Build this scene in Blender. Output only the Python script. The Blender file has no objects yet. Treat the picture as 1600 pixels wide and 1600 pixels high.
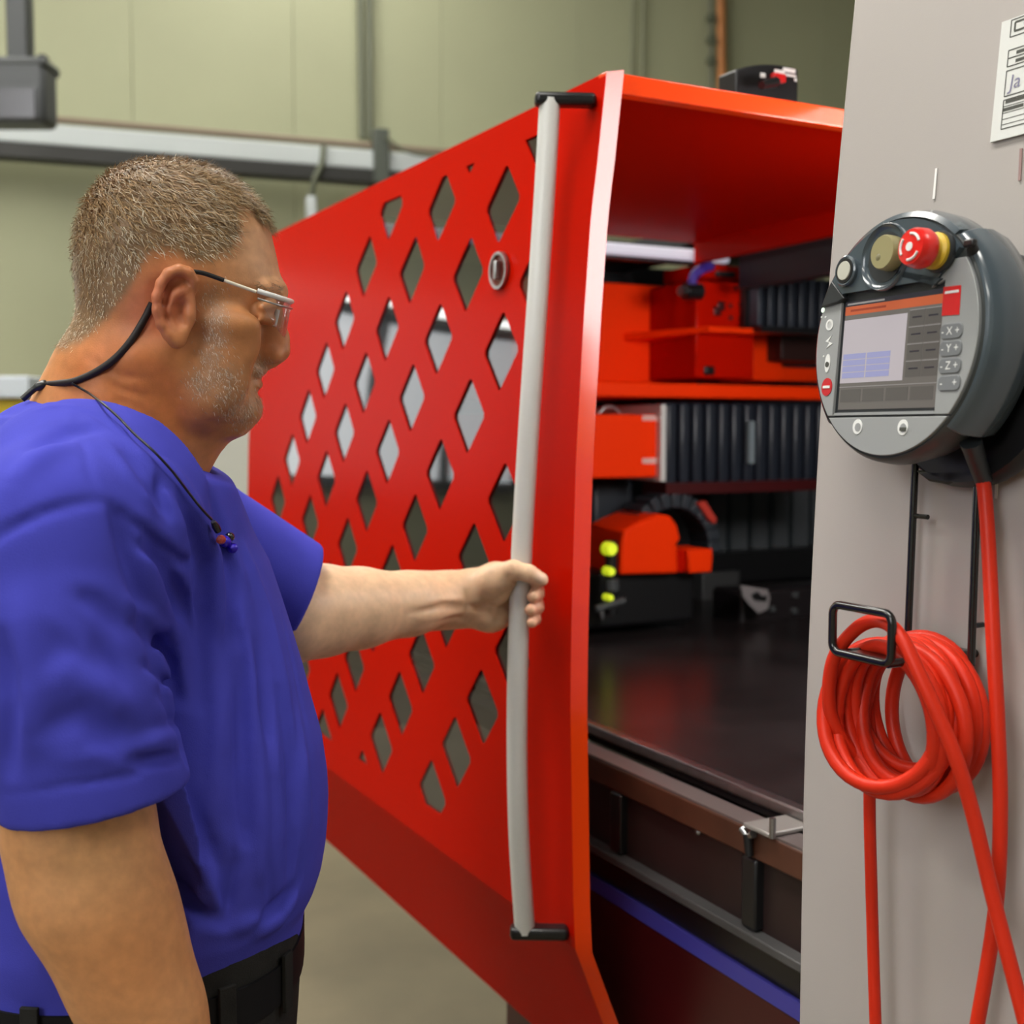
import bpy, bmesh, math, random
import numpy as np
from mathutils import Vector, Matrix
from mathutils.geometry import delaunay_2d_cdt

random.seed(7)
rng = np.random.default_rng(7)
SC = bpy.context.scene
COL = SC.collection

# ------------------------------------------------------------------ camera
F = 1900.0                                   # focal length in pixels of a 1600 px frame
HEAD = math.radians(27.8)                    # heading, clockwise from +Y (the machine's long axis)
PITCH = math.atan(127 / F)
CAM = np.array([0.0, 0.0, 1.55])
_f0 = np.array([math.sin(HEAD), math.cos(HEAD), 0.0])
RT = np.array([math.cos(HEAD), -math.sin(HEAD), 0.0])
_u0 = np.array([0.0, 0.0, 1.0])
FW = _f0 * math.cos(PITCH) - _u0 * math.sin(PITCH)
UP = _u0 * math.cos(PITCH) + _f0 * math.sin(PITCH)
cam_d = bpy.data.cameras.new('camera')
cam_d.sensor_width = 36.0
cam_d.lens = 36.0 * F / 1600.0
cam_d.clip_start = 0.02
cam_d.dof.use_dof = True
cam_d.dof.focus_distance = 1.12
cam_d.dof.aperture_fstop = 5.6
cam = bpy.data.objects.new('camera', cam_d)
COL.objects.link(cam)
cam.matrix_world = Matrix(((RT[0], UP[0], -FW[0], CAM[0]), (RT[1], UP[1], -FW[1], CAM[1]),
                           (RT[2], UP[2], -FW[2], CAM[2]), (0, 0, 0, 1)))
SC.camera = cam

# ------------------------------------------------------------------ world, lights, exposure
wd = bpy.data.worlds.new('world')
SC.world = wd
wd.use_nodes = True
wd.node_tree.nodes['Background'].inputs[0].default_value = (0.75, 0.85, 1.0, 1)
wd.node_tree.nodes['Background'].inputs[1].default_value = 0.6
SC.view_settings.view_transform = 'Standard'
SC.view_settings.look = 'None'
SC.view_settings.gamma = 1.0
SC.view_settings.use_curve_mapping = False
SC.view_settings.exposure = -0.1

# the hall's lamps and windows: (x, y, watts) of the hanging lamps; they are built with the hall below
CEIL = 8.0
LAMPZ = 6.1
LAMPS = ((-4.5, -2.5, 120), (-4.5, 3.5, 130), (-0.8, 0.3, 210), (-0.9, 4.2, 210), (2.8, -2.5, 110), (2.6, 6.5, 140), (-1.6, 6.9, 130))
ADDED_WINDOW_L, WINDOW2_L, ADDED_LAMP_W = 9.5, 2.0, 13.0  # the first window and the work lamp are unseen, added for their light

# ------------------------------------------------------------------ materials
def mat(name, col, rough=0.5, metal=0.0, spec=0.5, coat=0.0, coat_rough=0.1, emit=None, estr=0.0,
        noise=0.0, nscale=20.0, bump=0.0, bscale=200.0, sss=0.0):
    m = bpy.data.materials.new(name); m.use_nodes = True
    nt = m.node_tree; b = nt.nodes['Principled BSDF']
    b.inputs['Base Color'].default_value = (*col, 1)
    b.inputs['Roughness'].default_value = rough
    b.inputs['Metallic'].default_value = metal
    b.inputs['Specular IOR Level'].default_value = spec
    b.inputs['Coat Weight'].default_value = coat
    b.inputs['Coat Roughness'].default_value = coat_rough
    if sss:
        b.inputs['Subsurface Weight'].default_value = sss
        b.inputs['Subsurface Radius'].default_value = (0.012, 0.005, 0.003)
        b.inputs['Subsurface Scale'].default_value = 1.0
    if emit is not None:
        b.inputs['Emission Color'].default_value = (*emit, 1)
        b.inputs['Emission Strength'].default_value = estr
    tc = None
    if noise or bump:
        tc = nt.nodes.new('ShaderNodeTexCoord')
    if noise:
        n = nt.nodes.new('ShaderNodeTexNoise'); n.inputs['Scale'].default_value = nscale
        n.inputs['Detail'].default_value = 5
        nt.links.new(tc.outputs['Object'], n.inputs['Vector'])
        r = nt.nodes.new('ShaderNodeMapRange')
        r.inputs['From Min'].default_value = 0.3; r.inputs['From Max'].default_value = 0.7
        r.inputs['To Min'].default_value = 1 - noise; r.inputs['To Max'].default_value = 1 + noise
        nt.links.new(n.outputs['Fac'], r.inputs['Value'])
        mx = nt.nodes.new('ShaderNodeVectorMath'); mx.operation = 'SCALE'
        mx.inputs[0].default_value = col
        nt.links.new(r.outputs['Result'], mx.inputs['Scale'])
        nt.links.new(mx.outputs['Vector'], b.inputs['Base Color'])
    if bump:
        n2 = nt.nodes.new('ShaderNodeTexNoise'); n2.inputs['Scale'].default_value = bscale
        nt.links.new(tc.outputs['Object'], n2.inputs['Vector'])
        bp = nt.nodes.new('ShaderNodeBump'); bp.inputs['Strength'].default_value = bump
        bp.inputs['Distance'].default_value = 0.002
        nt.links.new(n2.outputs['Fac'], bp.inputs['Height'])
        nt.links.new(bp.outputs['Normal'], b.inputs['Normal'])
    return m

M = {}
M['wall'] = mat('wall_panel_paint', (0.36, 0.37, 0.235), 0.6, noise=0.05, nscale=0.8)
M['wall_plain'] = mat('hall_wall_paint', (0.30, 0.30, 0.24), 0.7, noise=0.05, nscale=0.5)
M['ceil'] = mat('ceiling_sheet', (0.36, 0.36, 0.34), 0.7, noise=0.04, nscale=0.7)
M['floor'] = mat('worn_concrete', (0.165, 0.135, 0.082), 0.55, noise=0.14, nscale=3.5, bump=0.15, bscale=60)
M['red'] = mat('red_machine_paint', (0.50, 0.006, 0.0005), 0.5, spec=0.0, coat=0.15, coat_rough=0.26)
M['red_flange'] = mat('orange_red_edge_paint', (1.0, 0.062, 0.001), 0.4, spec=0.1, coat=1.0, coat_rough=0.16)
M['red_flange'].node_tree.nodes['Principled BSDF'].inputs['Coat IOR'].default_value = 1.95
M['orange'] = mat('orange_red_gantry_paint', (1.0, 0.040, 0.001), 0.5, spec=0.08)
M['dark'] = mat('dark_machine_steel', (0.012, 0.013, 0.016), 0.45, noise=0.3, nscale=8)
M['black'] = mat('black_plastic', (0.008, 0.008, 0.009), 0.35)
M['blackmetal'] = mat('black_painted_wire', (0.006, 0.006, 0.006), 0.25, coat=0.4)
M['bellow'] = mat('bellows_rubber', (0.030, 0.036, 0.050), 0.4)
M['steel'] = mat('brushed_steel', (0.42, 0.42, 0.42), 0.35, metal=1.0, noise=0.1, nscale=40)
M['alu'] = mat('matt_aluminium', (0.68, 0.68, 0.65), 0.45, metal=0.1, bump=0.03, bscale=400)
M['rustrail'] = mat('brown_oiled_rail', (0.085, 0.03, 0.016), 0.45, noise=0.3, nscale=12)
M['table'] = mat('oily_dark_table', (0.022, 0.017, 0.017), 0.27, spec=0.6, noise=0.35, nscale=6)
M['tray'] = mat('dusty_grey_tray', (0.06, 0.058, 0.058), 0.5, noise=0.3, nscale=9)
M['bluestrip'] = mat('blue_edge_strip', (0.05, 0.045, 0.30), 0.4)
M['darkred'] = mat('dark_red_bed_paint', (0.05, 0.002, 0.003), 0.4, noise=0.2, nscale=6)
M['pillar'] = mat('warm_grey_powder_coat', (0.42, 0.385, 0.36), 0.5, noise=0.02, nscale=5, bump=0.05, bscale=900)
M['white'] = mat('white_paint', (0.75, 0.75, 0.73), 0.45)
M['paper'] = mat('white_paper', (0.70, 0.71, 0.68), 0.6)
M['ink'] = mat('dark_print', (0.06, 0.062, 0.05), 0.6)
M['inkblue'] = mat('blue_pen_ink', (0.20, 0.19, 0.30), 0.6)
M['whiteline'] = mat('white_scratch', (0.85, 0.83, 0.80), 0.5)
M['greydark'] = mat('dark_grey_steel', (0.055, 0.06, 0.062), 0.5)
M['beamwhite'] = mat('pale_grey_beam', (0.50, 0.54, 0.54), 0.5)
M['pipeolive'] = mat('olive_grey_pipe', (0.13, 0.14, 0.095), 0.5)
M['pipeorange'] = mat('orange_brown_pipe', (0.50, 0.19, 0.05), 0.5, noise=0.2, nscale=6)
M['led'] = mat('white_led', (0.45, 0.45, 0.47), 0.5, emit=(0.86, 0.84, 1.0), estr=0.45)
M['yellowled'] = mat('yellow_green_led', (0.7, 0.8, 0.05), 0.4, emit=(0.75, 0.9, 0.02), estr=0.6)
M['redind'] = mat('red_indicator', (0.5, 0.01, 0.01), 0.3)
M['cable'] = mat('red_cable_sheath', (0.62, 0.026, 0.007), 0.42, spec=0.28)
M['yellow'] = mat('yellow_paint', (0.55, 0.40, 0.01), 0.5)
M['paleblue'] = mat('pale_blue_grey', (0.55, 0.60, 0.66), 0.5)
M['cabinet'] = mat('light_grey_cabinet', (0.50, 0.50, 0.44), 0.5)
M['purple'] = mat('purple_hose', (0.06, 0.03, 0.30), 0.4)

def glass_mat(name, tint, ior=1.5, rough=0.0, extra=0.0):
    m = bpy.data.materials.new(name); m.use_nodes = True
    nt = m.node_tree; nt.nodes.remove(nt.nodes['Principled BSDF'])
    out = nt.nodes['Material Output']
    lw = nt.nodes.new('ShaderNodeLayerWeight')
    pw_ = nt.nodes.new('ShaderNodeMath'); pw_.operation = 'POWER'; pw_.inputs[1].default_value = 4.2
    nt.links.new(lw.outputs['Facing'], pw_.inputs[0])
    fr = nt.nodes.new('ShaderNodeMath'); fr.operation = 'MULTIPLY_ADD'; fr.inputs[1].default_value = 0.9; fr.inputs[2].default_value = ior
    nt.links.new(pw_.outputs[0], fr.inputs[0])
    tr = nt.nodes.new('ShaderNodeBsdfTransparent'); tr.inputs['Color'].default_value = (*tint, 1)
    gl = nt.nodes.new('ShaderNodeBsdfGlossy'); gl.inputs['Roughness'].default_value = rough
    df = nt.nodes.new('ShaderNodeBsdfDiffuse'); df.inputs['Color'].default_value = (0.5, 0.5, 0.5, 1)
    m0 = nt.nodes.new('ShaderNodeMixShader'); m0.inputs[0].default_value = extra
    nt.links.new(tr.outputs[0], m0.inputs[1]); nt.links.new(df.outputs[0], m0.inputs[2])
    mx = nt.nodes.new('ShaderNodeMixShader')
    nt.links.new(fr.outputs[0], mx.inputs[0]); nt.links.new(m0.outputs[0], mx.inputs[1]); nt.links.new(gl.outputs[0], mx.inputs[2])
    nt.links.new(mx.outputs[0], out.inputs['Surface'])
    return m
M['smoked'] = glass_mat('smoked_polycarbonate', (0.16, 0.17, 0.20), 0.09, 0.03, 0.02)
M['clear'] = glass_mat('clear_polycarbonate', (0.95, 0.955, 0.96), 0.03, 0.03, 0.04)

# ------------------------------------------------------------------ geometry helpers
def ray(x, y): return FW + RT * (x - 800) / F + UP * (800 - y) / F
def at(x, y, d): return CAM + ray(x, y) * d
def onp(x, y, axis, val):
    r = ray(x, y); return CAM + r * ((val - CAM[axis]) / r[axis])
def onplane(x, y, o, n):
    r = ray(x, y); return CAM + r * (np.dot(np.asarray(o) - CAM, n) / np.dot(r, n))

def link(o, parent=None):
    COL.objects.link(o)
    if parent is not None: o.parent = parent
    return o
def tag(o, label=None, cat=None, group=None, kind=None):
    if label: o['label'] = label
    if cat: o['category'] = cat
    if group: o['group'] = group
    if kind: o['kind'] = kind
    return o
def empty(name, loc=(0, 0, 0)):
    o = bpy.data.objects.new(name, None); COL.objects.link(o); o.empty_display_size = 0.05
    o.location = (0, 0, 0)
    return o

class MB:
    """collects verts and faces of one part"""
    def __init__(s): s.v = []; s.f = []
    def add(s, V, Fc):
        k = len(s.v); s.v.extend([tuple(map(float, p)) for p in V]); s.f.extend([tuple(i + k for i in f) for f in Fc]); return s
    def obox(s, c, A, B, N, ha, hb, hn):
        c, A, B, N = map(np.asarray, (c, A, B, N))
        V = [c + A * ha * i + B * hb * j + N * hn * k for i in (-1, 1) for j in (-1, 1) for k in (-1, 1)]
        return s.add(V, [(0, 1, 3, 2), (4, 6, 7, 5), (0, 4, 5, 1), (2, 3, 7, 6), (0, 2, 6, 4), (1, 5, 7, 3)])
    def box(s, x0, x1, y0, y1, z0, z1):
        return s.obox(((x0 + x1) / 2, (y0 + y1) / 2, (z0 + z1) / 2), (1, 0, 0), (0, 1, 0), (0, 0, 1), (x1 - x0) / 2, (y1 - y0) / 2, (z1 - z0) / 2)
    def tube(s, P, r, n=10, closed=False, caps=True):
        P = [np.asarray(p, float) for p in P]; m = len(P)
        R = [r] * m if np.isscalar(r) else list(r)
        T = []
        for i in range(m):
            a = P[(i - 1) % m] if (closed or i > 0) else P[i]
            b = P[(i + 1) % m] if (closed or i < m - 1) else P[i]
            t = b - a; T.append(t / (np.linalg.norm(t) + 1e-12))
        u = np.cross(T[0], (0, 0, 1)); 
        if np.linalg.norm(u) < 1e-3: u = np.cross(T[0], (1, 0, 0))
        u /= np.linalg.norm(u); V = []
        for i in range(m):
            u = u - T[i] * np.dot(u, T[i]); u /= np.linalg.norm(u); w = np.cross(T[i], u)
            for k in range(n):
                a = 2 * math.pi * k / n; V.append(P[i] + R[i] * (u * math.cos(a) + w * math.sin(a)))
        Fc = []
        for i in range(m if closed else m - 1):
            j = (i + 1) % m
            for k in range(n):
                l = (k + 1) % n; Fc.append((i * n + k, i * n + l, j * n + l, j * n + k))
        if caps and not closed:
            Fc.append(tuple(range(n - 1, -1, -1))); Fc.append(tuple((m - 1) * n + k for k in range(n)))
        return s.add(V, Fc)
    def lathe(s, prof, o, A, B, N, n=48, a0=0.0, a1=2 * math.pi, sx=1.0, sy=1.0):
        """prof: [(r, h)], h along N"""
        o, A, B, N = map(np.asarray, (o, A, B, N)); full = abs(a1 - a0 - 2 * math.pi) < 1e-6
        na = n if full else n + 1; V = []
        for (r, h) in prof:
            for k in range(na):
                t = a0 + (a1 - a0) * k / n
                V.append(o + A * r * sx * math.cos(t) + B * r * sy * math.sin(t) + N * h)
        Fc = []
        for i in range(len(prof) - 1):
            for k in range(n):
                l = (k + 1) % na; Fc.append((i * na + k, i * na + l, (i + 1) * na + l, (i + 1) * na + k))
        if full:
            if prof[0][0] > 1e-6: Fc.append(tuple(range(na - 1, -1, -1)))
            if prof[-1][0] > 1e-6: Fc.append(tuple((len(prof) - 1) * na + k for k in range(na)))
        else:
            Fc.append(tuple(i * na for i in range(len(prof)))); Fc.append(tuple(i * na + na - 1 for i in reversed(range(len(prof)))))
        return s.add(V, Fc)
    def prism(s, poly, o, A, B, N, h0, h1):
        o, A, B, N = map(np.asarray, (o, A, B, N)); m = len(poly)
        V = [o + A * p[0] + B * p[1] + N * h for h in (h0, h1) for p in poly]
        Fc = [tuple(range(m - 1, -1, -1)), tuple(range(m, 2 * m))]
        Fc += [(k, (k + 1) % m, m + (k + 1) % m, m + k) for k in range(m)]
        return s.add(V, Fc)
    def build(s, name, material, parent=None, smooth=None, bevel=0.0, seg=2, kind=None, loc0=True):
        me = bpy.data.meshes.new(name); me.from_pydata(s.v, [], s.f); me.update()
        bm = bmesh.new(); bm.from_mesh(me); bmesh.ops.recalc_face_normals(bm, faces=bm.faces); bm.to_mesh(me); bm.free()
        me.materials.append(M[material] if isinstance(material, str) else material)
        o = bpy.data.objects.new(name, me); link(o, parent)
        if smooth is not None:
            me.shade_smooth()
            if smooth < 180:
                me.set_sharp_from_angle(angle=math.radians(smooth))
        if bevel:
            b = o.modifiers.new('bevel', 'BEVEL'); b.width = bevel; b.segments = seg; b.limit_method = 'ANGLE'; b.angle_limit = math.radians(35)
            b.harden_normals = False
            me.shade_smooth(); me.set_sharp_from_angle(angle=math.radians(35))
        if kind: o['kind'] = kind
        return o

def smooth_path(P, per=8, closed=False):
    P = [np.asarray(p, float) for p in P]; m = len(P); out = []
    for i in range(m if closed else m - 1):
        if closed: p0, p1, p2, p3 = P[i - 1], P[i], P[(i + 1) % m], P[(i + 2) % m]
        else:
            p1, p2 = P[i], P[i + 1]; p0 = P[i - 1] if i else 2 * p1 - p2; p3 = P[i + 2] if i + 2 < m else 2 * p2 - p1
        for k in range(per):
            t = k / per
            out.append(0.5 * ((2 * p1) + (p2 - p0) * t + (2 * p0 - 5 * p1 + 4 * p2 - p3) * t * t + (3 * p1 - p0 - 3 * p2 + p3) * t ** 3))
    if not closed: out.append(P[-1])
    return out

def text_mesh(name, body, o, A, B, N, size, material, parent, align='CENTER', lift=0.0004, shear=0.0):
    cu = bpy.data.curves.new(name, 'FONT'); cu.body = body; cu.size = size; cu.align_x = align; cu.align_y = 'CENTER'
    cu.extrude = 0.0; cu.shear = shear; cu.resolution_u = 3
    ob = bpy.data.objects.new(name, cu); COL.objects.link(ob)
    dg = bpy.context.evaluated_depsgraph_get()
    me = bpy.data.meshes.new_from_object(ob.evaluated_get(dg))
    bpy.data.objects.remove(ob)
    o = np.asarray(o) + np.asarray(N) * lift
    mw = Matrix(((A[0], B[0], N[0], o[0]), (A[1], B[1], N[1], o[1]), (A[2], B[2], N[2], o[2]), (0, 0, 0, 1)))
    me.transform(mw); me.materials.clear(); me.materials.append(M[material])
    q = bpy.data.objects.new(name, me); link(q, parent)
    return q

X3 = np.array([1.0, 0, 0]); Y3 = np.array([0, 1.0, 0]); Z3 = np.array([0, 0, 1.0])

# ------------------------------------------------------------------ the hall
HX0, HX1, HY0, HY1 = -9.0, 11.0, -7.0, 13.0
fl = MB().box(HX0, HX1, HY0, HY1, -0.2, 0.0).build('floor', 'floor'); tag(fl, kind='structure')
cl = MB().box(HX0, HX1, HY0, HY1, CEIL, CEIL + 0.2).build('ceiling', 'ceil'); tag(cl, kind='structure')
wl = MB()
wl.box(HX0 - 0.2, HX0, HY0, -5.3, 0, CEIL); wl.box(HX0 - 0.2, HX0, -1.9, HY1, 0, CEIL); wl.box(HX0 - 0.2, HX0, -5.3, -1.9, 0, 3.0); wl.box(HX0 - 0.2, HX0, -5.3, -1.9, 7.4, CEIL)
wl = wl.build('wall_left', 'wall_plain'); tag(wl, kind='structure')
wr = MB().box(HX1, HX1 + 0.2, HY0, HY1, 0, CEIL).build('wall_right', 'wall_plain'); tag(wr, kind='structure')
wf = MB().box(HX0, HX1, HY0 - 0.2, HY0, 0, CEIL).build('wall_front', 'wall_plain'); tag(wf, kind='structure')
wn = empty('added_window_1'); tag(wn, kind='structure')  # unseen window, added so the door's leading flange mirrors something bright
g = MB()
for yy in (-5.3, -4.2, -3.1, -1.96): g.box(HX0 - 0.12, HX0 + 0.02, yy, yy + 0.06, 3.0, 7.4)
g.box(HX0 - 0.12, HX0 + 0.02, -5.3, -1.9, 3.0, 3.06); g.box(HX0 - 0.12, HX0 + 0.02, -5.3, -1.9, 7.34, 7.4)
g.build('window_frame', 'greydark', wn)
M['added_pane'] = mat('added_window_glow', (.8, .8, .8), .3, emit=(0.96, 0.98, 1.0), estr=ADDED_WINDOW_L)
M['sky2'] = mat('soft_daylight_pane', (.8, .8, .8), .3, emit=(0.90, 0.95, 1.0), estr=WINDOW2_L)
for yy in (-5.24, -4.14, -3.04): MB().box(HX0 - 0.07, HX0 - 0.05, yy, yy + 1.04 if yy < -3.1 else -1.96, 3.06, 7.34).build('pane', 'added_pane', wn)
# back wall, turned a few degrees off the machine's axis
WD = np.array([0.9917, -0.1288, 0.0]); WN = np.array([-0.1288, -0.9917, 0.0])     # along the wall / towards the room
WP = at(570, 673, 9.0); WP[2] = 0
def wpt(x, y, off=0.0):
    return onplane(x, y, WP + WN * off, WN)
wb = MB().obox(WP + WN * -0.15 + Z3 * CEIL / 2, WD, Z3, WN, 11.0, CEIL / 2, 0.1).build('wall_back', 'wall_plain'); tag(wb, kind='structure')
sheet = MB().obox((0, 0, 0), WD, Z3, WN, 0.5485, CEIL / 2 - 0.01, 0.024).build('wall_panel', 'wall', wb, bevel=0.003)
for k in range(-8, 9):
    o = sheet if k == -8 else sheet.copy()
    if k != -8: link(o, wb)
    o.location = WP + WD * (1.1 * k + 0.05) + WN * -0.02 + Z3 * CEIL / 2
w2 = empty('window_2'); tag(w2, kind='structure')
g = MB(); c_ = WP + WD * -5.5 + WN * 0.05 + Z3 * 2.08
for t in (-1.1, -0.37, 0.37, 1.1): g.obox(c_ + WD * t, WD, Z3, WN, 0.04, 0.82, 0.05)
for t in (-0.79, 0.79): g.obox(c_ + Z3 * t, WD, Z3, WN, 1.14, 0.04, 0.05)
g.build('window_frame', 'greydark', w2)
for t in (-0.735, 0.0, 0.735): MB().obox(c_ + WD * t, WD, Z3, WN, 0.328, 0.752, 0.01).build('pane', 'sky2', w2)
sl_ = empty('strip_lamp'); tag(sl_, 'lit white strip lamp mounted on the wall over the window', 'lamp')
c_ = WP + WD * -5.5 + Z3 * 3.0
MB().obox(c_ + WN * 0.12, WD, Z3, WN, 1.9, 0.035, 0.03).build('lamp_tube', mat('strip_lamp_glow', (.9, .9, .9), .5, emit=(1, .98, .94), estr=9.0), sl_, bevel=.01)
MB().obox(c_ + WN * 0.055, WD, Z3, WN, 1.94, 0.05, 0.03).build('lamp_housing', 'beamwhite', sl_, bevel=.008)
# hanging hall lamps
for (lx, ly, e) in LAMPS:
    hl_ = empty('hall_lamp'); tag(hl_, 'long white lit lamp hanging on two rods high over the hall floor', 'lamp', 'lamps hanging from the hall ceiling')
    MB().box(lx - 0.5, lx + 0.5, ly - 1.35, ly + 1.35, LAMPZ + 0.03, LAMPZ + 0.10).build('housing', 'beamwhite', hl_, bevel=0.01)
    MB().box(lx - 0.45, lx + 0.45, ly - 1.3, ly + 1.3, LAMPZ, LAMPZ + 0.03).build('diffuser', mat('lamp_diffuser', (.8, .8, .8), .5, emit=(1.0, 0.97, 0.90), estr=e / (math.pi * 0.9 * 2.6)), hl_)
    for sy in (-1.0, 1.0): MB().tube([(lx, ly + sy, LAMPZ + 0.09), (lx, ly + sy, CEIL - 0.03)], 0.012, 8).build('rod', 'greydark', hl_)
# lamp added to brighten the cabin inside, hidden behind the pillar
wlm = empty('added_lamp'); tag(wlm, 'added lit white lamp hidden behind the grey pillar to brighten the machine inside', 'lamp')
wc = np.array([1.55, 0.95, 1.86]); wd_ = np.array([1.65, 2.4, 1.20]) - wc; wd_ /= np.linalg.norm(wd_); wa = np.cross(wd_, Z3); wa /= np.linalg.norm(wa); wu = np.cross(wa, wd_)
MB().obox(wc, wa, wu, wd_, 0.25, 0.125, 0.004).build('diffuser', mat('added_lamp_glow', (.8, .8, .8), .5, emit=(1.0, 0.97, 0.95), estr=ADDED_LAMP_W / (math.pi * 0.125)), wlm)
MB().obox(wc - wd_ * 0.03, wa, wu, wd_, 0.27, 0.14, 0.024).build('housing', 'greydark', wlm, bevel=0.006)
MB().tube([wc - wd_ * 0.05, np.array([1.55, 0.90, 2.03])], 0.012, 8).build('bracket', 'greydark', wlm)
# ------------------------------------------------------------------ things on and before the back wall
def wtube(name, pts, off, r, m, label, cat, parent=None, n=12):
    o = MB().tube([wpt(x, y, off) for x, y in pts], r, n).build(name, m, parent, smooth=60)
    if label: tag(o, label, cat)
    return o
# long pale beam with a dark strip along its underside
b = empty('wall_beam'); tag(b, 'long pale grey steel beam with a dark underside running along the green wall', 'beam')
p0, p1 = wpt(-260, 184, 0.25), wpt(1000, 284, 0.25)
d = (p1 - p0); L = np.linalg.norm(d); d /= L; d[2] = 0; d /= np.linalg.norm(d)
c = (p0 + p1) / 2; c[2] = wpt(320, 232, 0.25)[2]
MB().obox(c, d, Z3, WN, L / 2, 0.066, 0.06).build('beam_web', 'beamwhite', b, bevel=0.01)
MB().obox(c - Z3 * 0.117, d, Z3, WN, L / 2, 0.05, 0.075).build('lower_strip', mat('near_black_strip', (0.022, 0.022, 0.020), 0.5), b, bevel=0.008)
ptop = [c + d * t + Z3 * 0.105 + WN * 0.02 for t in np.linspace(-L / 2, L / 2, 14)]
o = MB().tube(ptop, 0.024, 10).build('conduit_pipe', mat('dusty_brown_conduit', (0.22, 0.17, 0.12), 0.6), smooth=60)
tag(o, 'thin dusty brown conduit lying on top of the pale wall beam', 'pipe')
# vertical twin conduit and its clamp box
for i, (x0, x1) in enumerate(((562, 566), (577, 578))):
    o = wtube('wall_conduit', [(x0, -60), (x1, 216)], 0.12, 0.024, 'pipeolive', 'thin olive grey conduit, one of the pair dropping onto the clamp box', 'pipe')
    o['label'] = ('thin olive conduit above the clamp box, on the floodlight side of the pair', 'thin olive conduit of the pair above the clamp box, on the red cabin side')[i]
o = MB().obox(wpt(594, 246, 0.30), d, Z3, WN, 0.055, 0.19, 0.06).build('clamp_box', mat('green_grey_iron', (0.075, 0.085, 0.07), 0.5), bevel=0.01)
tag(o, 'dark green grey clamp box fixed over the pale wall beam', 'box')
o = MB().tube(smooth_path([wpt(602, 214, .38), wpt(640, 238, .38), wpt(720, 250, .38), wpt(820, 262, .38)]), 0.012, 8).build('sagging_cable', 'pipeolive', smooth=60)
tag(o, 'thin dark cable sagging from the clamp box along the wall beam', 'cable')
# hanging lead left of the clamp box
b = empty('hanging_lead'); tag(b, 'thin olive lead hanging over the beam with a small white plug block', 'cable')
MB().tube(smooth_path([wpt(506, 226, .36), wpt(503, 255, .36), wpt(492, 280, .34), wpt(486, 310, .3)]), 0.022, 8).build('lead', 'pipeolive', b, smooth=60)
MB().obox(wpt(486, 325, .3), d, Z3, WN, 0.035, 0.08, 0.03).build('plug_block', 'beamwhite', b, bevel=0.01)
# orange pipe and dark pipe on the right
wtube('orange_pipe', [(1126, -60), (1130, 420)], 0.12, 0.036, 'pipeorange', 'orange brown vertical pipe on the wall above the red cabin', 'pipe')
b = wtube('dark_pipe', [(1110, -60), (1114, 420)], 0.12, 0.016, 'pipeolive', 'thin dark vertical pipe beside the orange pipe', 'pipe')
for yy in (28, 62, 95): MB().obox(wpt(1111, yy, .13), d, Z3, WN, 0.032, 0.03, 0.03).build('pipe_clip', 'pipeolive', b)
for x0, x1, g_ in ((990, 981, 1), (1006, 1002, 0)):
    o = wtube('wall_wire', [(x0, -40), (x1, 330)], 0.06, 0.010, mat('grey_green_wire', (0.22, 0.23, 0.15), 0.6), 'fine grey green wire strung down the bare wall', 'wire')
    o['label'] = 'fine grey green wall wire, the one farther from the orange pipe' if g_ else 'fine grey green wall wire, the one nearer the orange pipe'
# grey floodlight on a post
b = empty('floodlight'); tag(b, 'dark grey hanging lamp housing on a square grey post', 'lamp')
q = at(32, 60, 6.0)
zp0 = at(33, 100, 6.0)[2]; qp = at(33, 100, 6.0); qp[2] = (zp0 + CEIL) / 2
MB().obox(qp, RT, Z3, np.cross(RT, Z3), 0.052, (CEIL - zp0) / 2, 0.05).build('post', 'greydark', b, bevel=0.008)
MB().obox(at(20, 148, 6.0), RT, Z3, np.cross(RT, Z3), 0.19, 0.155, 0.10).build('housing', mat('grey_lamp_housing', (0.07, 0.075, 0.08), 0.5), b, bevel=0.03)
MB().obox(at(20, 106, 6.0), RT, Z3, np.cross(RT, Z3), 0.198, 0.028, 0.112).build('housing_lid', 'greydark', b, bevel=0.02)
for xx in (-15, 68): MB().obox(at(xx, 98, 6.0), RT, Z3, np.cross(RT, Z3), 0.02, 0.035, 0.03).build('latch', 'black', b, bevel=0.006)
MB().obox(at(20, 170, 6.0) - np.cross(Z3, RT) * 0.0 + np.cross(RT, Z3) * 0.102, RT, Z3, np.cross(RT, Z3), 0.15, 0.07, 0.006).build('lamp_glass', mat('unlit_lamp_glass', (0.09, 0.09, 0.10), 0.2), b)
# bench with yellow front far left
b = empty('work_bench'); tag(b, 'pale blue topped bench with a yellow front behind the man', 'bench')
q = at(-20, 610, 6.5)
fx = np.array([RT[0], RT[1], 0]); fn = -_f0
MB().obox((q[0], q[1], q[2] + 0.0), fx, Z3, fn, 0.42, 0.055, 0.5).build('bench_top', 'paleblue', b, bevel=0.01)
MB().obox((q[0], q[1], q[2] - 0.055 - 0.2), fx, Z3, fn, 0.40, 0.20, 0.46).build('front_drawer', 'yellow', b, bevel=0.01)
for sx in (-0.36, 0.36):
    for sn in (-0.4, 0.4):
        c = q + fx * sx + fn * sn; h = (q[2] - 0.45) / 2
        MB().obox((c[0], c[1], h), fx, Z3, fn, 0.035, h, 0.035).build('leg', 'greydark', b)
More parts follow.
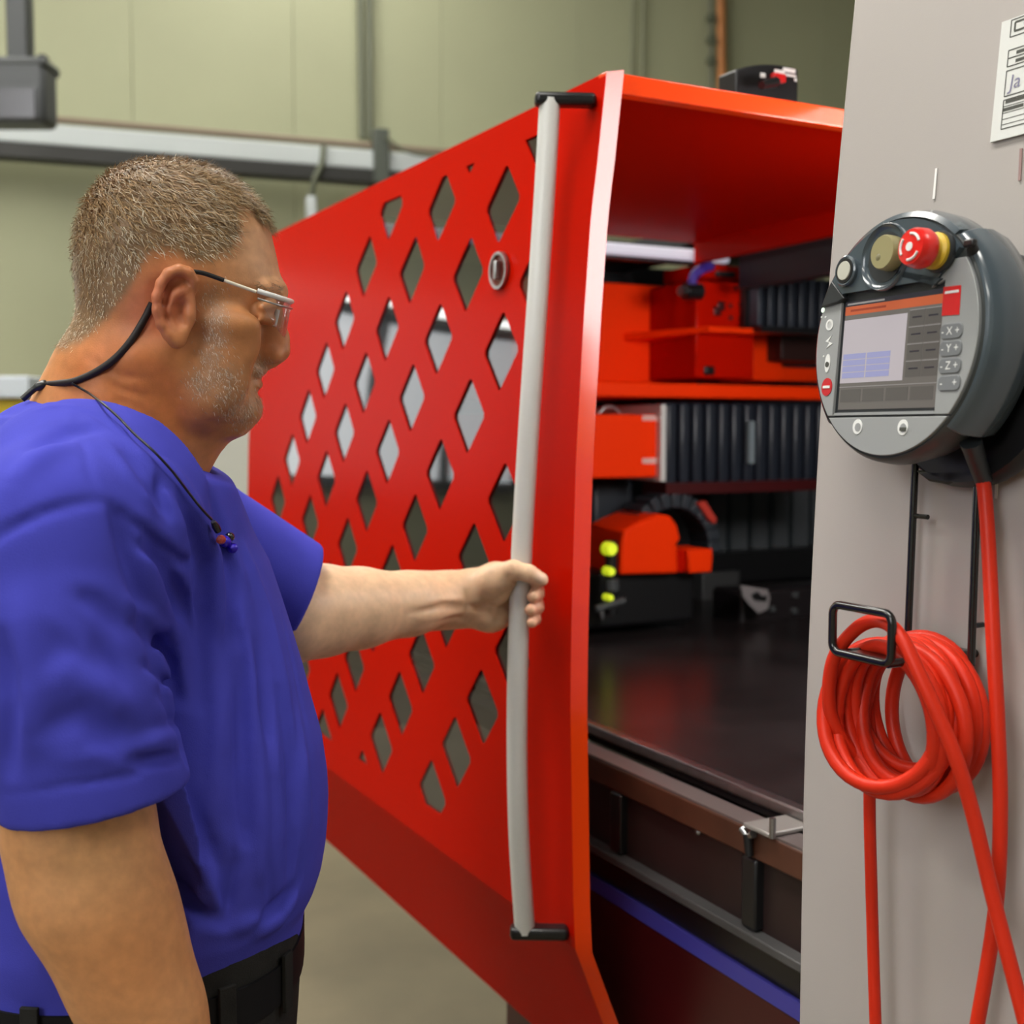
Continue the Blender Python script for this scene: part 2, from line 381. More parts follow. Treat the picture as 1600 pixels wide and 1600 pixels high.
# light cabinet seen between the man's chin and the door
b = empty('tool_cabinet'); tag(b, 'plain light grey steel cabinet standing behind the man and the red door', 'cabinet')
q = at(375, 655, 5.2); h = q[2] / 2 - 0.02
MB().obox((q[0], q[1], h + 0.04), fx, Z3, fn, 0.145, h, 0.25).build('cabinet_body', 'cabinet', b, bevel=0.01)
MB().obox((q[0], q[1], h + 0.04) + fn * 0.256, fx, Z3, fn, 0.135, h - 0.02, 0.008).build('cabinet_door', 'cabinet', b, bevel=0.004)
MB().obox((q[0], q[1], 0.02), fx, Z3, fn, 0.13, 0.02, 0.22).build('plinth', 'greydark', b)

# ------------------------------------------------------------------ sliding door of the machine
PROF = [(0.600, .910), (0.750, .852), (0.862, .808), (0.925, .8045), (1.194, .799), (1.293, .800), (1.511, .806), (1.692, .817), (1.823, .827), (1.897, .837), (2.009, .850)]
_pz = [a for a, _ in PROF]; _px = [b_ for _, b_ in PROF]
def dX(z): return float(np.interp(z, _pz, _px))
Y0, Y1 = 1.352, 2.89
ZT, ZB = 2.009, 0.60
LE1 = np.array([0.1288, 0.1255]); LE2 = np.array([0.0968, -0.0925]); LO = np.array([1.6135, 1.8830])
HY, HZ = 0.056, 0.060
def clip_poly(P, zlo, zhi, ylo, yhi):
    for (ax, s, v) in ((1, 1, zlo), (1, -1, zhi), (0, 1, ylo), (0, -1, yhi)):
        out = []
        for i in range(len(P)):
            a, b_ = P[i - 1], P[i]; da, db = s * (a[ax] - v), s * (b_[ax] - v)
            if (da >= 0) != (db >= 0):
                t = da / (da - db); out.append((a[0] + (b_[0] - a[0]) * t, a[1] + (b_[1] - a[1]) * t))
            if db >= 0: out.append(b_)
        P = out
        if len(P) < 3: return []
    return P
def poly_area(P): return 0.5 * sum(P[i - 1][0] * P[i][1] - P[i][0] * P[i - 1][1] for i in range(len(P)))
holes = []
for i in range(-3, 3):
    for j in range(-1, 12):
        c = LO + LE1 * i + LE2 * j
        if not (1.47 < c[0] < 2.68): continue
        t = 0.07; D = []
        cor = [(0, HZ), (-HY, 0), (0, -HZ), (HY, 0)]
        for k in range(4):
            p, a, b_ = np.array(cor[k]), np.array(cor[k - 1]), np.array(cor[(k + 1) % 4])
            D.append(tuple(c + p + (a - p) * t)); D.append(tuple(c + p + (b_ - p) * t))
        D = clip_poly(D, 0.925, 1.966, 1.455, 2.75)
        if len(D) >= 3 and abs(poly_area(D)) > 2e-4: holes.append(D)
def inside(p, P):
    c = False
    for i in range(len(P)):
        a, b_ = P[i - 1], P[i]
        if (a[1] > p[1]) != (b_[1] > p[1]) and p[0] < (b_[0] - a[0]) * (p[1] - a[1]) / (b_[1] - a[1]) + a[0]: c = not c
    return c
vv, ee = [], []
def loop(P):
    k = len(vv); vv.extend(Vector(p) for p in P); ee.extend((k + i, k + (i + 1) % len(P)) for i in range(len(P)))
loop([(Y0, ZB), (Y1, ZB), (Y1, ZT), (Y0, ZT)])
for D in holes: loop(D)
for z in [0.75, 0.862, 0.90, 0.925, 1.0, 1.194, 1.293, 1.4, 1.511, 1.6, 1.692, 1.76, 1.823, 1.897, 1.95]:
    k = len(vv); vv.extend([Vector((Y0, z)), Vector((Y1, z))]); ee.append((k, k + 1))
rv, re, rf, *_ = delaunay_2d_cdt(vv, ee, [], 0, 1e-6)
TF = []
for f in rf:
    c = sum((Vector(rv[i]) for i in f), Vector((0, 0))) / 3
    if not any(inside(c, D) for D in holes): TF.append(tuple(f))
used = sorted({i for f in TF for i in f}); rem = {a: k for k, a in enumerate(used)}
door = empty('sliding_door'); tag(door, 'red sliding machine door with rows of diamond shaped windows and a long grey handle', 'door')
# front and back skins with the profile's own smooth normals, plus the walls of the openings
def dSl(z):
    if z < 0.83: return -0.39
    return (dX(min(z + .10, 2.009)) - dX(max(z - .10, .875))) / (min(z + .10, 2.009) - max(z - .10, .875))
fv = [(dX(rv[i][1]), rv[i][0], rv[i][1]) for i in used]; nf_ = len(fv); TH = 0.002
tri = [tuple(rem[i] for i in f) for f in TF]
def facing(t):
    a_, b_, c_ = (np.array(fv[i]) for i in t); return np.cross(b_ - a_, c_ - a_)[0] < 0
tri = [t if facing(t) else t[::-1] for t in tri]
edges = {}
for t in tri:
    for k in range(3): edges[(t[k], t[(k + 1) % 3])] = 1
bnd = [e_ for e_ in edges if (e_[1], e_[0]) not in edges]
V = fv + [(x + TH, y, z) for x, y, z in fv]; Fc = list(tri) + [tuple(i + nf_ for i in t[::-1]) for t in tri]
nrmv = [(-1.0, 0.0, dSl(p[2])) for p in fv]; nrmv += [(1.0, 0.0, -n_[2]) for n_ in nrmv]
for (a_, b_) in bnd:
    k = len(V); pa, pb = np.array(fv[a_]), np.array(fv[b_]); V += [tuple(pa), tuple(pb), tuple(pb + X3 * TH), tuple(pa + X3 * TH)]
    Fc.append((k + 1, k, k + 3, k + 2)); n_ = np.cross(pa - pb, X3); nrmv += [tuple(n_ / (np.linalg.norm(n_) + 1e-9))] * 4
me = bpy.data.meshes.new('door_panel'); me.from_pydata(V, [], Fc); me.update(); me.shade_smooth()
lz = [0.0] * len(me.loops); me.loops.foreach_get('vertex_index', (li := np.zeros(len(me.loops), np.int32)))
NV = np.array(nrmv); NV /= np.linalg.norm(NV, axis=1)[:, None]
lower = np.zeros(len(me.loops), bool)
LN = NV[li].copy()
for p in me.polygons:                                     # the crease between upper and lower leaf stays sharp
    zc = p.center.z
    if p.index < len(tri) * 2:
        s_ = 1.0 if p.index < len(tri) else -1.0
        for q in p.loop_indices:
            z_ = V[me.loops[q].vertex_index][2]
            sl = -0.39 if zc < 0.862 else dSl(max(z_, 0.875))
            v_ = np.array([-1.0, 0, sl]) * s_; LN[q] = v_ / np.linalg.norm(v_)
me.normals_split_custom_set([tuple(n_) for n_ in LN])
me.materials.append(M['red']); panel = bpy.data.objects.new('door_panel', me); link(panel, door)
# smoked sheet behind the openings
ws = MB(); zs = np.linspace(0.91, 1.98, 40)
V = [(dX(z) + 0.0036, y, z) for z in zs for y in (1.44, 2.77)]
ws.add(V, [(2 * i, 2 * i + 1, 2 * i + 3, 2 * i + 2) for i in range(len(zs) - 1)])
ws.build('window_pane', 'smoked', door, smooth=60)
# leading flange, side and top
zz = list(np.linspace(0.60, 0.862, 8)) + list(np.linspace(0.9, 2.009, 40))
fl_w = 0.026
fm = MB(); V = []
for z in zz:
    x = dX(z)
    V += [(x, Y0 - 0.0003, z), (x + 0.0152, Y0 - 0.0175, z), (x + 0.0188, Y0 + 0.02, z), (x + 0.0045, Y0 + 0.02, z)]
Fc = []
for i in range(len(zz) - 1):
    for k in range(4): Fc.append((4 * i + k, 4 * i + (k + 1) % 4, 4 * i + 4 + (k + 1) % 4, 4 * i + 4 + k))
Fc += [(3, 2, 1, 0), tuple(4 * (len(zz) - 1) + k for k in range(4))]
fm.add(V, Fc).build('edge_flange', 'red_flange', door, smooth=30)
RX1 = 1.80
MB().box(dX(ZT) - 0.0005, RX1, Y0 - 0.0006, Y0 + 0.02, ZT - 0.025, ZT + 0.001).build('top_flange', 'red_flange', door, bevel=0.0015)
MB().box(dX(ZT), RX1, Y0 + 0.02, 2.43, ZT - 0.006, ZT).build('roof_panel', 'red', door)
MB().box(RX1 - 0.02, RX1, Y0, 2.43, 1.955, ZT - 0.004).build('roof_side_lip', 'red', door)
# handle
def dpt(x, y, off):
    z = 1.5
    for _ in range(25):
        p = onp(x, y, 0, dX(z) - off); z = min(max(p[2], 0.6), 2.009)
    return p
HOFF = 0.052
hq = np.array([dpt(x, y, HOFF) for x, y in ((859, 156), (851, 300), (842, 440), (833, 580), (825, 700), (817, 820), (811, 920), (808, 1020), (808, 1120), (810, 1220), (813, 1320), (819, 1456))])
yb = hq[:, 1].mean(); cx_ = np.polyfit(hq[:, 2], hq[:, 0], 3)
hp = []
for (x, y) in ((859, 156), (851, 300), (842, 440), (833, 580), (825, 700), (817, 820), (811, 920), (808, 1020), (808, 1120), (810, 1220), (813, 1320), (819, 1456)):
    p = onp(x, y, 1, yb); hp.append(p)
cx_ = np.polyfit([p[2] for p in hp], [p[0] for p in hp], 3)
hp = [np.array([np.polyval(cx_, p[2]), yb, p[2]]) for p in hp]
HPATH = smooth_path(hp, 6)
MB().tube(HPATH, 0.0138, 20).build('handle_bar', 'alu', door, smooth=60)
for (p, px_) in ((hp[0], (926, 155)), (hp[-1], (884, 1457))):
    e = dpt(px_[0], px_[1], 0.004)
    Z = p[2]; q = np.array([e[0], e[1], Z])
    m = (p + q) / 2; dd = q - p; L = np.linalg.norm(dd); dd /= L; sd = np.cross(dd, Z3)
    MB().obox(m - dd * 0.008, dd, sd, Z3, L / 2 + 0.012, 0.013, 0.0085).build('handle_bracket', 'black', door, bevel=0.006, seg=3)
# round lock rosette with a ring
lo = dpt(784, 423, 0.0)
lock = MB().lathe([(0.0, 0.0005), (0.027, 0.0005), (0.027, 0.004), (0.024, 0.006), (0.019, 0.004), (0.0, 0.004)], lo, Y3, Z3, -X3, 32).build('lock_rosette', mat('dark_red_lock_plate', (0.16, 0.03, 0.02), 0.3, metal=0.4), door, smooth=40)
MB().lathe([(0.023, 0.003), (0.027, 0.003), (0.027, 0.008), (0.023, 0.008), (0.023, 0.003)], lo, Y3, Z3, -X3, 32).build('ring', 'steel', lock, smooth=40)
MB().obox(lo - X3 * 0.009, Y3, Z3, X3, 0.004, 0.014, 0.004).build('thumb_turn', 'steel', lock, bevel=0.002)

# switch box on the roof
b = empty('switch_box'); tag(b, 'black curved top switch box with red indicator on the red cabin roof', 'switch box')
YS = 1.50
s0, s1 = onp(1150, 150, 1, YS), onp(1247, 156, 1, YS)
zb_ = ZT + 0.001; zt0 = onp(1150, 108, 1, YS)[2]; zt1 = onp(1200, 100, 1, YS)[2]; zt2 = onp(1247, 108, 1, YS)[2]
xa, xb = s0[0], s1[0]; n = 12
P = [(xa, zb_)] + [(xb, zb_)] + [(xb + (xa - xb) * k / n, zt2 + (zt0 - zt2) * k / n + (zt1 - (zt0 + zt2) / 2) * 4 * (k / n) * (1 - k / n)) for k in range(n + 1)]
MB().prism(P, (0, YS, 0), X3, Z3, Y3, 0.0, 0.045).build('box_body', 'black', b, bevel=0.003)
def sb(x, y, o=0.0): return onp(x, y, 1, YS - o)
MB().obox(sb(1216, 122, .004), X3, Z3, Y3, 0.012, 0.0065, 0.005).build('red_indicator', 'redind', b, bevel=0.002)
q = sb(1212, 128, .012); MB().tube([sb(1190, 133, .03), q], [0.006, 0.008], 12).build('toggle', 'black', b, smooth=50)
for (x, y, w, h) in ((1218, 112, .010, .0025), (1233, 110, .012, .003), (1235, 118, .011, .0015), (1192, 118, .0045, .0035), (1224, 122, .003, .002), (1243, 125, .002, .002)):
    MB().obox(sb(x, y, .0012), X3, Z3, Y3, w, h, 0.0008).build('printed_mark', 'white', b)
# ------------------------------------------------------------------ machine interior
YG = 2.50
def ip(x, y, Y=YG): return onp(x, y, 1, Y)
def face_box(mb, x0, x1, y0, y1, Y=YG, depth=0.3):
    a, c = ip(x0, y0, Y), ip(x1, y1, Y)
    mb.box(min(a[0], c[0]), max(a[0], c[0]), Y, Y + depth, min(a[2], c[2]), max(a[2], c[2])); return mb
# cabin enclosure behind
mc = empty('machine_cabin'); tag(mc, 'dark steel cabin shell of the cutting machine behind the red door', 'machine')
MB().box(3.0, 3.06, 0.3, 2.87, 0.0, 2.05).build('side_wall', 'dark', mc)
MB().box(0.93, 3.0, 2.84, 2.87, 0.80, 2.0).build('end_wall', 'dark', mc)
MB().box(1.84, 3.0, 0.3, 2.87, 2.02, 2.06).build('roof_sheet', 'dark', mc)
MB().box(1.27, 1.84, 0.3, 1.33, 2.03, 2.06).build('roof_sheet', 'dark', mc)
MB().box(0.95, 1.84, 2.52, 2.86, 1.98, 2.0).build('roof_sheet', 'dark', mc)
a = ip(1142, 402, 2.2)
MB().box(1.83, 1.87, 1.2, 2.32, 1.885, 2.018).build('inner_cover', mat('satin_dark_cover', (0.020, 0.019, 0.022), 0.4), mc)
MB().box(1.75, 2.95, 1.82, 2.86, 0.0, 0.78).build('shade_block', 'dark', mc)  # hidden block added to shade the floor below the door
# light bar
lb = empty('light_bar'); tag(lb, 'white lit bar lamp across the inside of the machine cabin', 'lamp')
l0, l1 = ip(936, 396, 2.45), ip(1141, 403, 2.45)
zc = (l0[2] + l1[2]) / 2 + 0.008
MB().box(0.95, l1[0], 2.45, 2.47, zc - 0.0135, zc + 0.0135).build('lamp_tube', 'led', lb, bevel=0.006)
MB().box(0.95, l1[0] + 0.01, 2.47, 2.50, zc - 0.02, zc + 0.02).build('lamp_housing', 'dark', lb)
# vertical black bellows on the right
vb = empty('vertical_bellows'); tag(vb, 'black pleated bellows cover hanging beside the orange gantry bracket', 'bellows')
a, c = ip(1182, 428, 2.35), ip(1310, 516, 2.35); n = 8; w_ = (c[0] - a[0]) / n
pl = MB().box(-w_ * .28, w_ * .28, 0, 0.035, c[2], a[2]).build('pleat', 'bellow', vb, bevel=0.004)
for k in range(n):
    o = pl if k == 0 else pl.copy()
    if k: link(o, vb)
    o.location = (a[0] + w_ * (k + .5), 2.352, 0)
MB().box(a[0], c[0], 2.39, 2.41, c[2], a[2]).build('backing_plate', 'black', vb)
MB().box(a[0], c[0], 2.33, 2.40, c[2] - 0.015, c[2]).build('lower_rail', 'black', vb)
# gantry: beam, plates
gt = empty('gantry'); tag(gt, 'orange red gantry beam with bracket plates inside the machine', 'gantry')
face_box(MB(), 800, 1090, 431, 600, 2.62, 0.12).build('back_plate', 'orange', gt, bevel=0.004)
face_box(MB(), 1088, 1178, 438, 592, 2.42, 0.20).build('bracket_block', 'red', gt, bevel=0.004)
face_box(MB(), 1095, 1170, 412, 440, 2.44, 0.16).build('bracket_cap', 'red', gt, bevel=0.004)
face_box(MB(), 1121, 1150, 423, 434, 2.43, 0.04).build('cap_insert', 'dark', gt, bevel=0.003)
a, c, e = ip(1045, 511, 2.42), ip(1172, 507, 2.40), ip(1092, 526, 2.40)
MB().add([(a[0], 2.62, a[2]), (c[0], 2.62, a[2]), (c[0], 2.36, a[2] + .0), (e[0], 2.36, a[2]), (a[0], 2.62, a[2] - .02), (c[0], 2.62, a[2] - .02), (c[0], 2.36, a[2] - .012), (e[0], 2.36, a[2] - .012)],
         [(0, 1, 2, 3), (7, 6, 5, 4), (0, 3, 7, 4), (1, 5, 6, 2), (2, 6, 7, 3), (0, 4, 5, 1)]).build('shelf_gusset', 'orange', gt)
face_box(MB(), 1178, 1222, 520, 595, 2.56, 0.15).build('side_plate', 'orange', gt, bevel=0.003)
face_box(MB(), 1222, 1300, 522, 566, 2.50, 0.15).build('motor_block', mat('dark_brown_motor', (0.03, 0.010, 0.008), 0.4), gt, bevel=0.003)
face_box(MB(), 1178, 1300, 572, 597, 2.60, 0.15).build('side_plate', 'orange', gt, bevel=0.003)
face_box(MB(), 820, 1300, 594, 625, 2.36, 0.42).build('cross_beam', 'orange', gt, bevel=0.004)
face_box(MB(), 1101, 1118, 571, 587, 2.415, 0.02).build('cover_cap', 'black', gt, bevel=0.006)
for (x, y) in ((1128, 478), (1122, 486)): face_box(MB(), x - 6, x + 6, y - 8, y + 8, 2.417, 0.02).build('cable_port', 'darkred', gt, bevel=0.004)
for (x, y) in ((1142, 478), (1158, 475), (1142, 497), (1158, 497), (1150, 450)): face_box(MB(), x - 2.5, x + 2.5, y - 3, y + 3, 2.417, 0.01).build('bolt', 'darkred', gt)
# connector with purple hose
cn = empty('hose_connector'); tag(cn, 'small black hose connector with a purple elbow on the gantry bracket', 'connector')
MB().tube([ip(1070, 455, 2.40), ip(1094, 456, 2.40)], 0.020, 14).build('connector_body', 'black', cn, smooth=50)
MB().tube([ip(1063, 455, 2.395), ip(1070, 455, 2.40)], 0.011, 12).build('connector_tip', 'steel', cn, smooth=50)
MB().tube(smooth_path([ip(1080, 448, 2.40), ip(1085, 430, 2.40), ip(1098, 420, 2.40), ip(1110, 416, 2.42)]), 0.012, 10).build('purple_elbow', 'purple', cn, smooth=60)
# second carriage: orange box + horizontal bellows
cr = empty('carriage_box'); tag(cr, 'bright orange carriage box with small white labels under the gantry beam', 'carriage')
face_box(MB(), 800, 1033, 646, 745, 2.36, 0.35).build('box_body', 'orange', cr, bevel=0.003)
for yy in (653, 720):
    face_box(MB(), 1004, 1031, yy - 4, yy + 4, 2.358, 0.003).build('printed_label', mat('pale_pink_label', (0.75, 0.45, 0.40), 0.6), cr)
face_box(MB(), 1033, 1040, 632, 752, 2.34, 0.3).build('end_strip', 'alu', cr)
MB().tube(smooth_path([ip(935, 646, 2.40), ip(945, 637, 2.40), ip(958, 637, 2.40), ip(968, 646, 2.40)]), 0.006, 8).build('lifting_eye', 'steel', cr, smooth=60)
hb = empty('horizontal_bellows'); tag(hb, 'wide dark blue black pleated bellows beside the orange carriage box', 'bellows')
a, c = ip(1041, 628, 2.38), ip(1330, 752, 2.38); n = 15; w_ = (c[0] - a[0]) / n
pl = MB().box(-w_ * .40, w_ * .40, 0, 0.06, c[2], a[2]).build('pleat', mat('blue_black_rubber', (0.013, 0.017, 0.027), 0.4), hb, bevel=0.008)
for k in range(n):
    o = pl if k == 0 else pl.copy()
    if k: link(o, hb)
    o.location = (a[0] + w_ * (k + .5), 2.382, 0)
MB().box(a[0], c[0], 2.445, 2.60, c[2], a[2]).build('bellows_core', 'black', hb)
face_box(MB(), 1171, 1179, 658, 724, 2.365, 0.012).build('metal_strip', mat('grey_strip', (0.20, 0.24, 0.26), 0.4), hb)
face_box(MB(), 1041, 1330, 755, 764, 2.36, 0.1).build('lower_rail', 'darkred', hb)
# dark pleated skirt below
sk = empty('dust_curtain'); tag(sk, 'dark grey pleated dust curtain hanging under the bellows', 'curtain')
a, c = ip(1110, 764, 2.8), ip(1330, 866, 2.8); n = 14; P = []
for k in range(n * 2 + 1):
    P.append((a[0] + (c[0] - a[0]) * k / (2 * n), 2.8 + 0.012 * math.sin(k * math.pi / 2) + 0.012))
V = [(x, y, z) for z in (c[2], a[2]) for x, y in P]; nn = len(P)
MB().add(V, [(k, k + 1, nn + k + 1, nn + k) for k in range(nn - 1)]).build('pleats', mat('curtain_rubber', (0.028, 0.036, 0.042), 0.6), sk, smooth=60)
face_box(MB(), 1100, 1330, 866, 896, 2.74, 0.08).build('bottom_bar', 'black', sk)
# cutting head
ch = empty('cutting_unit'); tag(ch, 'orange cutting unit cover with black drag chain arc inside the machine', 'cutting unit')
def hp2(x, y): p = ip(x, y, 2.30); return (p[0], p[2])
pol = [hp2(*q) for q in ((969, 898), (972, 850), (976, 828), (1000, 815), (1030, 803), (1048, 806), (1058, 820), (1064, 842), (1058, 850), (1060, 896))]
MB().prism(pol, (0, 2.30, 0), X3, Z3, Y3, 0, 0.16).build('head_cover', 'orange', ch, bevel=0.006)
pol = [hp2(*q) for q in ((1054, 862), (1072, 860), (1072, 895), (1054, 893))]
MB().prism(pol, (0, 2.31, 0), X3, Z3, Y3, 0, 0.1).build('recess_block', 'red', ch)
pol = [hp2(*q) for q in ((1071, 858), (1110, 857), (1108, 893), (1073, 895))]
MB().prism(pol, (0, 2.29, 0), X3, Z3, Y3, 0, 0.1).build('end_block', 'orange', ch, bevel=0.003)
arc = []
for k in range(15):
    t = math.radians(200 - k * 15); arc.append((1040 + 62 * math.cos(t), 850 - 70 * math.sin(t)))
for k in range(14):
    p, q = ip(*arc[k], 2.40), ip(*arc[k + 1], 2.40); m_ = (p + q) / 2; dd = q - p; L = np.linalg.norm(dd); dd /= L
    MB().obox(m_, dd, np.cross(dd, Y3), Y3, L * 0.44, 0.018, 0.04).build('chain_link', mat('chain_plastic', (0.022, 0.028, 0.036), 0.5) if k == 0 else bpy.data.materials['chain_plastic'], ch, bevel=0.004)
pol = [hp2(*q) for q in ((1083, 785), (1094, 782), (1112, 810), (1108, 818), (1098, 808))]
MB().prism(pol, (0, 2.28, 0), X3, Z3, Y3, 0, 0.012).build('red_link_tab', mat('dull_red_tab', (0.45, 0.03, 0.015), 0.5), ch)
face_box(MB(), 800, 1085, 902, 970, 2.34, 0.25).build('head_body', 'black', ch, bevel=0.01)
face_box(MB(), 928, 990, 752, 900, 2.50, 0.15).build('slide_block', mat('slate_slide', (0.016, 0.02, 0.027), 0.45), ch, bevel=0.01)
for (x, y, w, h) in ((955, 858, 11, 12), (954, 893, 7.5, 8), (953, 934, 5.5, 7)):
    p = ip(x, y, 2.26); MB().lathe([(0, 0.006), (w * 0.00110, 0.006), (w * 0.00135, 0.0), (w * 0.00135, -0.02)], p, X3, Z3, -Y3, 16).build('status_lamp', 'yellowled', ch, smooth=50)
p0, p1 = ip(955, 845, 2.285), ip(955, 960, 2.285)
MB().tube([p0, p1], 0.014, 12).build('nozzle_tube', 'black', ch, smooth=50)
MB().tube([ip(955, 905, 2.275), ip(955, 922, 2.275)], 0.017, 12).build('nozzle_collar', 'greydark', ch, smooth=50)
MB().tube([ip(930, 952, 2.27), ip(975, 938, 2.27)], 0.008, 10).build('gas_fitting', 'greydark', ch, smooth=50)
MB().tube([ip(940, 955, 2.26), ip(941, 968, 2.26)], [0.006, 0.003], 10).build('nozzle_tip', 'steel', ch, smooth=50)
# far side bits: grey column and pale bracket
fb = empty('far_column'); tag(fb, 'dim grey column with a dull sheen at the back of the cutting bed', 'column')
face_box(MB(), 1098, 1155, 896, 992, 2.72, 0.08).build('column_body', mat('dim_grey_sheet', (0.05, 0.05, 0.05), 0.5), fb, bevel=0.004)
face_box(MB(), 1126, 1160, 960, 985, 2.70, 0.05).build('column_foot', mat('teal_grey_foot', (0.03, 0.04, 0.045), 0.5), fb, bevel=0.01)
pb = empty('clamp_bracket'); tag(pb, 'pale grey angled bracket plate above the dark cutting table', 'bracket')
pol = [(lambda p: (p[0], p[2]))(ip(*q, 2.3)) for q in ((1158, 915), (1200, 921), (1204, 935), (1200, 952), (1186, 959), (1172, 946), (1162, 933))]
MB().prism(pol, (0, 2.3, 0), X3, Z3, Y3, 0, 0.01).build('plate', mat('pale_bracket_paint', (0.22, 0.20, 0.20), 0.5), pb, bevel=0.002)
pol = [(lambda p: (p[0], p[2]))(ip(*q, 2.297)) for q in ((1174, 930), (1184, 924), (1190, 932), (1198, 930), (1197, 940), (1180, 938))]
MB().prism(pol, (0, 2.296, 0), X3, Z3, Y3, 0, 0.003).build('printed_mark', 'black', pb)
face_box(MB(), 1158, 1330, 925, 968, 2.36, 0.12).build('bracket_body', mat('dark_beam_paint', (0.014, 0.011, 0.012), 0.35), pb, bevel=0.01)
for (x, y) in ((1208, 952), (1243, 955), (1244, 930)): face_box(MB(), x - 4, x + 4, y - 4, y + 4, 2.35, 0.015).build('bolt', 'greydark', pb, bevel=0.002)
# cutting table with its front rails
tb = empty('cutting_table'); tag(tb, 'dark oily cutting table with steel edge strip and brown side rail', 'table')
MB().box(1.003, 2.9, 0.35, 2.83, 1.055, 1.080).build('table_top', 'table', tb, bevel=0.003)
MB().box(0.993, 1.012, 0.35, 2.83, 1.070, 1.0865).build('edge_strip', 'steel', tb, bevel=0.003)
MB().box(0.935, 0.975, 0.35, 2.83, 1.030, 1.066).build('side_rail', 'rustrail', tb, bevel=0.003)
MB().box(0.937, 0.972, 0.35, 2.83, 1.0655, 1.0685).build('rail_cap', mat('worn_rail_top', (0.16, 0.13, 0.125), 0.35, metal=0.3), tb)
MB().box(0.945, 1.02, 0.35, 1.80, 0.940, 1.030).build('rail_web', mat('brown_black_web', (0.022, 0.010, 0.009), 0.5, noise=0.3, nscale=10), tb)
MB().box(0.925, 1.02, 0.35, 1.80, 0.928, 0.940).build('chip_tray', 'tray', tb, bevel=0.002)
MB().box(0.945, 2.8, 0.35, 1.80, 0.0, 0.928).build('bed_frame', 'black', tb)
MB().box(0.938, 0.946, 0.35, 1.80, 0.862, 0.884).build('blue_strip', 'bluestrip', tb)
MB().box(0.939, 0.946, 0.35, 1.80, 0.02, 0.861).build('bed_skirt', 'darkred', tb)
for (x, y) in ((963, 1265), (1172, 1365)):
    p = onp(x, y, 0, 0.935); MB().box(0.932, 0.95, p[1] - 0.014, p[1] + 0.014, 0.942, 1.03).build('rail_stay', 'black', tb, bevel=0.003)
p = onp(1091, 1299, 0, 0.943); MB().lathe([(0.0, .004), (.004, .003), (.005, 0)], p, Y3, Z3, -X3, 12).build('bolt', 'steel', tb, smooth=60)
# clamp on the rail
cp = empty('rail_clamp'); tag(cp, 'small bright steel clamp with a wing nut gripping the table rail', 'clamp')
p = onp(1213, 1283, 0, 0.955)
MB().box(0.925, 0.992, p[1] - 0.022, p[1] + 0.026, 1.069, 1.075).build('clamp_plate', mat('worn_clamp_steel', (0.30, 0.28, 0.26), 0.4, metal=0.3), cp, bevel=0.002)
q = onp(1207, 1294, 0, 0.925); MB().tube([q + Z3 * 0.012, q - Z3 * 0.012], 0.004, 10).build('clamp_screw', 'steel', cp, smooth=50)
q = onp(1168, 1308, 0, 0.928)
MB().tube([q + Z3 * .004, q - Z3 * .022 + Y3 * -0.004], [.006, .005], 10).build('bolt_shank', 'black', cp, smooth=50)
for s in (-1, 1): MB().tube([q, q + Y3 * 0.011 * s + Z3 * 0.007], [.0035, .005], 10).build('wing', 'steel', cp, smooth=50)
q = onp(1240, 1262, 0, 1.0); MB().tube([q, q + Y3 * 0.05 + Z3 * -.004], .004, 8).build('edge_wire', 'steel', cp, smooth=50)
# ------------------------------------------------------------------ control pillar
PP = [(0.0, .80), (0.60, .797), (0.964, .795), (1.196, .795), (1.36, .7985), (1.546, .807), (1.65, .8135), (1.753, .821), (1.86, .832), (1.966, .8435)]
_qz = [a for a, _ in PP]; _qx = [b_ for _, b_ in PP]
def pX(z): return float(np.interp(z, _qz, _qx))
def ppt(x, y, off=0.0):
    z = 1.5
    for _ in range(25):
        p = onp(x, y, 0, pX(z) - off); z = min(max(p[2], 0.0), 1.966)
    return p
def pn(z):
    s = (pX(z + 0.05) - pX(z - 0.05)) / 0.1; n = np.array([-1.0, 0, s]); return n / np.linalg.norm(n)
YL, YR = 0.90, 0.16
pil = empty('control_pillar'); tag(pil, 'tall warm grey sheet metal control pillar with a gently bowed front', 'pillar')
zz = [0.0] + list(np.linspace(0.3, 1.966, 70)); m = MB(); V = []
_kz = np.array(_qz); 
xs = [pX(z) for z in zz]
ker = np.ones(7) / 7; xp = np.pad(xs, 3, mode='edge'); xsm = np.convolve(xp, ker, 'valid'); xsm[:3] = xs[:3]; xsm[-3:] = xs[-3:]
for x, z in zip(xsm, zz): V += [(x, YL, z), (x, YR, z), (x + 0.03, YR, z), (x + 0.03, YL, z)]
Fc = []
for i in range(len(zz) - 1):
    for k in range(4): Fc.append((4 * i + k, 4 * i + (k + 1) % 4, 4 * i + 4 + (k + 1) % 4, 4 * i + 4 + k))
Fc += [(3, 2, 1, 0), tuple(4 * (len(zz) - 1) + k for k in range(4))]
m.add(V, Fc).build('front_plate', 'pillar', pil, bevel=0.003)
m = MB(); V = []
for x, z in zip(xsm, zz): V += [(x + 0.0302, YL - 0.03, min(z, 1.94)), (x + 0.0302, YR + 0.01, min(z, 1.94)), (1.25, YR + 0.01, min(z, 1.94)), (1.25, YL - 0.03, min(z, 1.94))]
m.add(V, Fc).build('pillar_body', 'pillar', pil, bevel=0.004)
